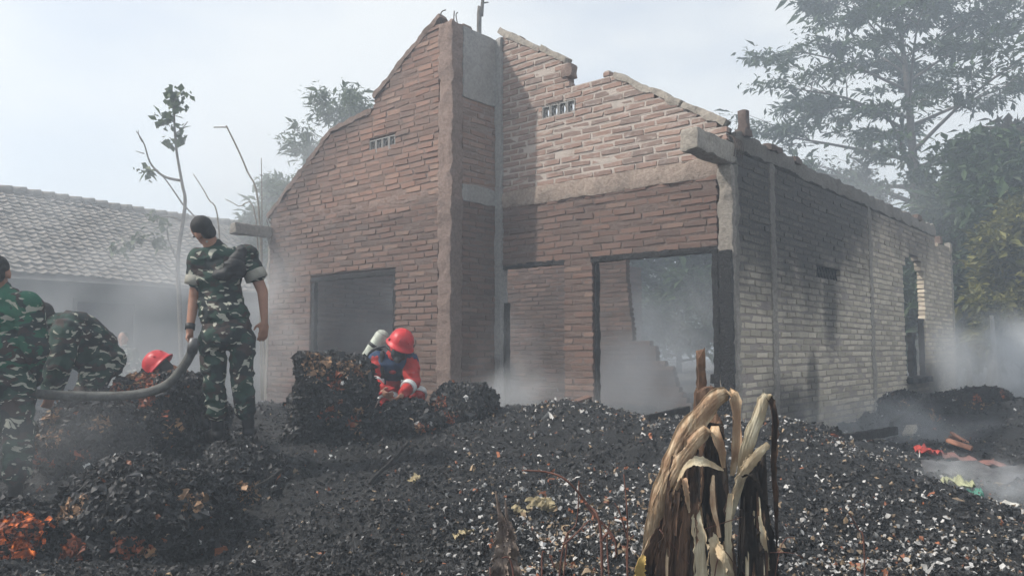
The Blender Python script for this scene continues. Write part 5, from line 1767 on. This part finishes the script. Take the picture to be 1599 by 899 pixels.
M_PLANK = m_char('burnt_plank', (.02, .019, .018), (.13, .12, .11), .6)
for k, (lb, a_, b_, w) in enumerate((('charred plank leaning in the debris at the far end of the side wall', (1392, 665, 8.6), (1450, 620, 9.6), .05), ('charred plank lying along the foot of the side wall', (1310, 690, 7.6), (1400, 672, 8.3), .045),
                                 ('thin burnt stick lying on the dark slope below the bales', (575, 760, 5.6), (640, 690, 6.6), .016), ('pale bent stick on the left bales below the hose', (400, 760, 5.2), (440, 735, 5.5), .012),
                                 ('burnt stick propped beside the bending soldier', (200, 735, 5.3), (232, 705, 5.5), .014), ('short burnt beam in the doorway rubble', (1010, 655, 7.6), (1075, 640, 8.0), .045))):
    p0, p1 = P(*a_), P(*b_)
    for p_ in (p0, p1):
        p_[2] = max(p_[2], th(p_[0], p_[1]) + .02)
    d = p1 - p0
    L_ = np.linalg.norm(d)
    M_ = np.eye(4)
    M_[:3, :3] = frame3(np.cross(unit(d), (0.01, 0, 1)), d)
    V, F = rough_box((0, -w, -w * .5), (L_, w, w * .5), .03, .006, 14, k * 7)
    o = obj('burnt_plank' if w > .03 else 'burnt_stick', mk_mesh('burnt_plank', V @ M_[:3, :3].T, F, True), M_PLANK, None, p0)
    tag(o, lb, 'plank' if w > .03 else 'stick')
# rubble of loose bricks near the doorway and the wall foot
for k, (px, Y, rz) in enumerate(((905, 7.9, .3), (1035, 7.9, 1.2), (1262, 7.6, .6), (1292, 7.7, 1.9), (1360, 8.3, 2.5), (1420, 8.9, .9), (1450, 9.6, .1))):
    c = on_ground(px, 660, Y, .04)
    o = bpy.data.objects.new('loose_brick', BRICK_MESH[k % N_VAR])
    o.location = c
    o.rotation_euler = (RND.uniform(-.4, .4), RND.uniform(-.4, .4), rz)
    COL.objects.link(o)
    tag(o, ['fallen brick in the rubble left of the doorway', 'fallen brick in the rubble inside the big doorway', 'fallen brick at the wall foot nearest the corner', 'fallen brick at the wall foot below the vent',
            'fallen brick at the wall foot before the middle column', 'fallen brick at the wall foot below the side window', 'fallen brick at the wall foot near the far end'][k], 'brick', 'fallen bricks')

# ------------------------------------------------------------------ haze and drifting smoke
def volume_mat(name, color, dens, noise=None, aniso=.25):
    m = bpy.data.materials.new(name)
    m.use_nodes = True
    t = m.node_tree
    t.nodes.clear()
    out = t.nodes.new('ShaderNodeOutputMaterial')
    v = t.nodes.new('ShaderNodeVolumePrincipled')
    v.inputs['Color'].default_value = (*color, 1)
    v.inputs['Density'].default_value = dens
    v.inputs['Anisotropy'].default_value = aniso
    t.links.new(v.outputs[0], out.inputs['Volume'])
    if noise:
        co = t.nodes.new('ShaderNodeTexCoord')
        ln = t.nodes.new('ShaderNodeVectorMath')
        ln.operation = 'LENGTH'
        t.links.new(co.outputs['Object'], ln.inputs[0])
        fall = t.nodes.new('ShaderNodeMapRange')
        fall.interpolation_type = 'SMOOTHSTEP'
        fall.inputs['From Min'].default_value = 1.0
        fall.inputs['From Max'].default_value = .15
        t.links.new(ln.outputs['Value'], fall.inputs['Value'])
        n = t.nodes.new('ShaderNodeTexNoise')
        n.inputs['Scale'].default_value = noise
        n.inputs['Detail'].default_value = 3.0
        n.inputs['Roughness'].default_value = .55
        n.inputs['Distortion'].default_value = .5
        geo = t.nodes.new('ShaderNodeNewGeometry')
        t.links.new(geo.outputs['Position'], n.inputs['Vector'])
        r = t.nodes.new('ShaderNodeMapRange')
        r.inputs['From Min'].default_value = .40
        r.inputs['From Max'].default_value = .66
        r.inputs['To Max'].default_value = dens * 2.4
        t.links.new(n.outputs['Fac'], r.inputs['Value'])
        mul = t.nodes.new('ShaderNodeMath')
        mul.operation = 'MULTIPLY'
        t.links.new(fall.outputs[0], mul.inputs[0])
        t.links.new(r.outputs[0], mul.inputs[1])
        t.links.new(mul.outputs[0], v.inputs['Density'])
    return m
HAZE = 0.0128
hz = obj('haze', MB().add(*box((-95, -95, -2.2), (95, 95, 15.5))).mesh('haze'), volume_mat('haze_air', (.77, .87, .98), HAZE))
tag(hz, 'thin pale smoke haze filling the air', 'haze', kind='stuff')
bm = bmesh.new()
bmesh.ops.create_icosphere(bm, subdivisions=2, radius=1.05)
smoke_me = bpy.data.meshes.new('smoke')
bm.to_mesh(smoke_me)
bm.free()
def smoke(label, c, r, dens, noise=.9, rz=0.0):
    me = smoke_me.copy()
    me.materials.append(volume_mat('smoke', (.93, .96, .99), dens, noise))
    o = obj('smoke', me)
    o.location = c
    o.scale = r
    o.rotation_euler = (0, 0, rz)
    return tag(o, label, 'smoke', 'drifts of smoke', 'stuff')
smoke('bank of smoke in front of the tiled house', P(300, 470, 11.6), (4.2, 1.7, 3.0), .20, .6)
smoke('smoke drifting low in the burnt doorway', h2w(np.array([-1.6, 1.4, .5])), (1.8, 1.3, 1.0), .48, 1.1, HROT)
smoke('smoke behind the big doorway', P(1050, 540, 12.4), (2.4, 1.5, 1.5), .22, .8)
smoke('thin smoke along the foot of the recessed front', P(830, 632, 8.4), (1.5, .6, .5), .62, 1.4)
smoke('thick white smoke beyond the end of the side wall', P(1585, 565, 13.0), (2.0, 1.4, 1.1), 1.0, .9)
smoke('wisp of smoke over the ash at the right', P(1520, 765, 6.3), (.7, .5, .34), 1.6, 2.4)
smoke('smoke lying at the foot of the side wall', P(1390, 668, 8.6), (1.7, .6, .45), .6, 1.6)
smoke('smoke inside the left wing window', h2w(np.array([-4.8, .7, 1.2])), (1.8, 1.2, 1.2), .34, 1.0, HROT)
smoke('smoke rising over the left slope of the gable', P(470, 250, 14.5), (3.4, 1.6, 2.4), .15, .6)
smoke('smoke drifting through the trees behind the side wall', P(1330, 320, 17.5), (3.2, 1.6, 1.8), .09, .6)
smoke('thin plume rising beside the left edge of the house', P(430, 520, 9.8), (.7, .6, 1.6), .40, 1.2)
smoke('faint smoke hanging over the left foreground bales', P(120, 690, 5.0), (.9, .5, .5), .12, 1.6)
smoke('wisp rising from the heap before the doorway', P(800, 590, 7.9), (.5, .4, .8), .45, 1.8)
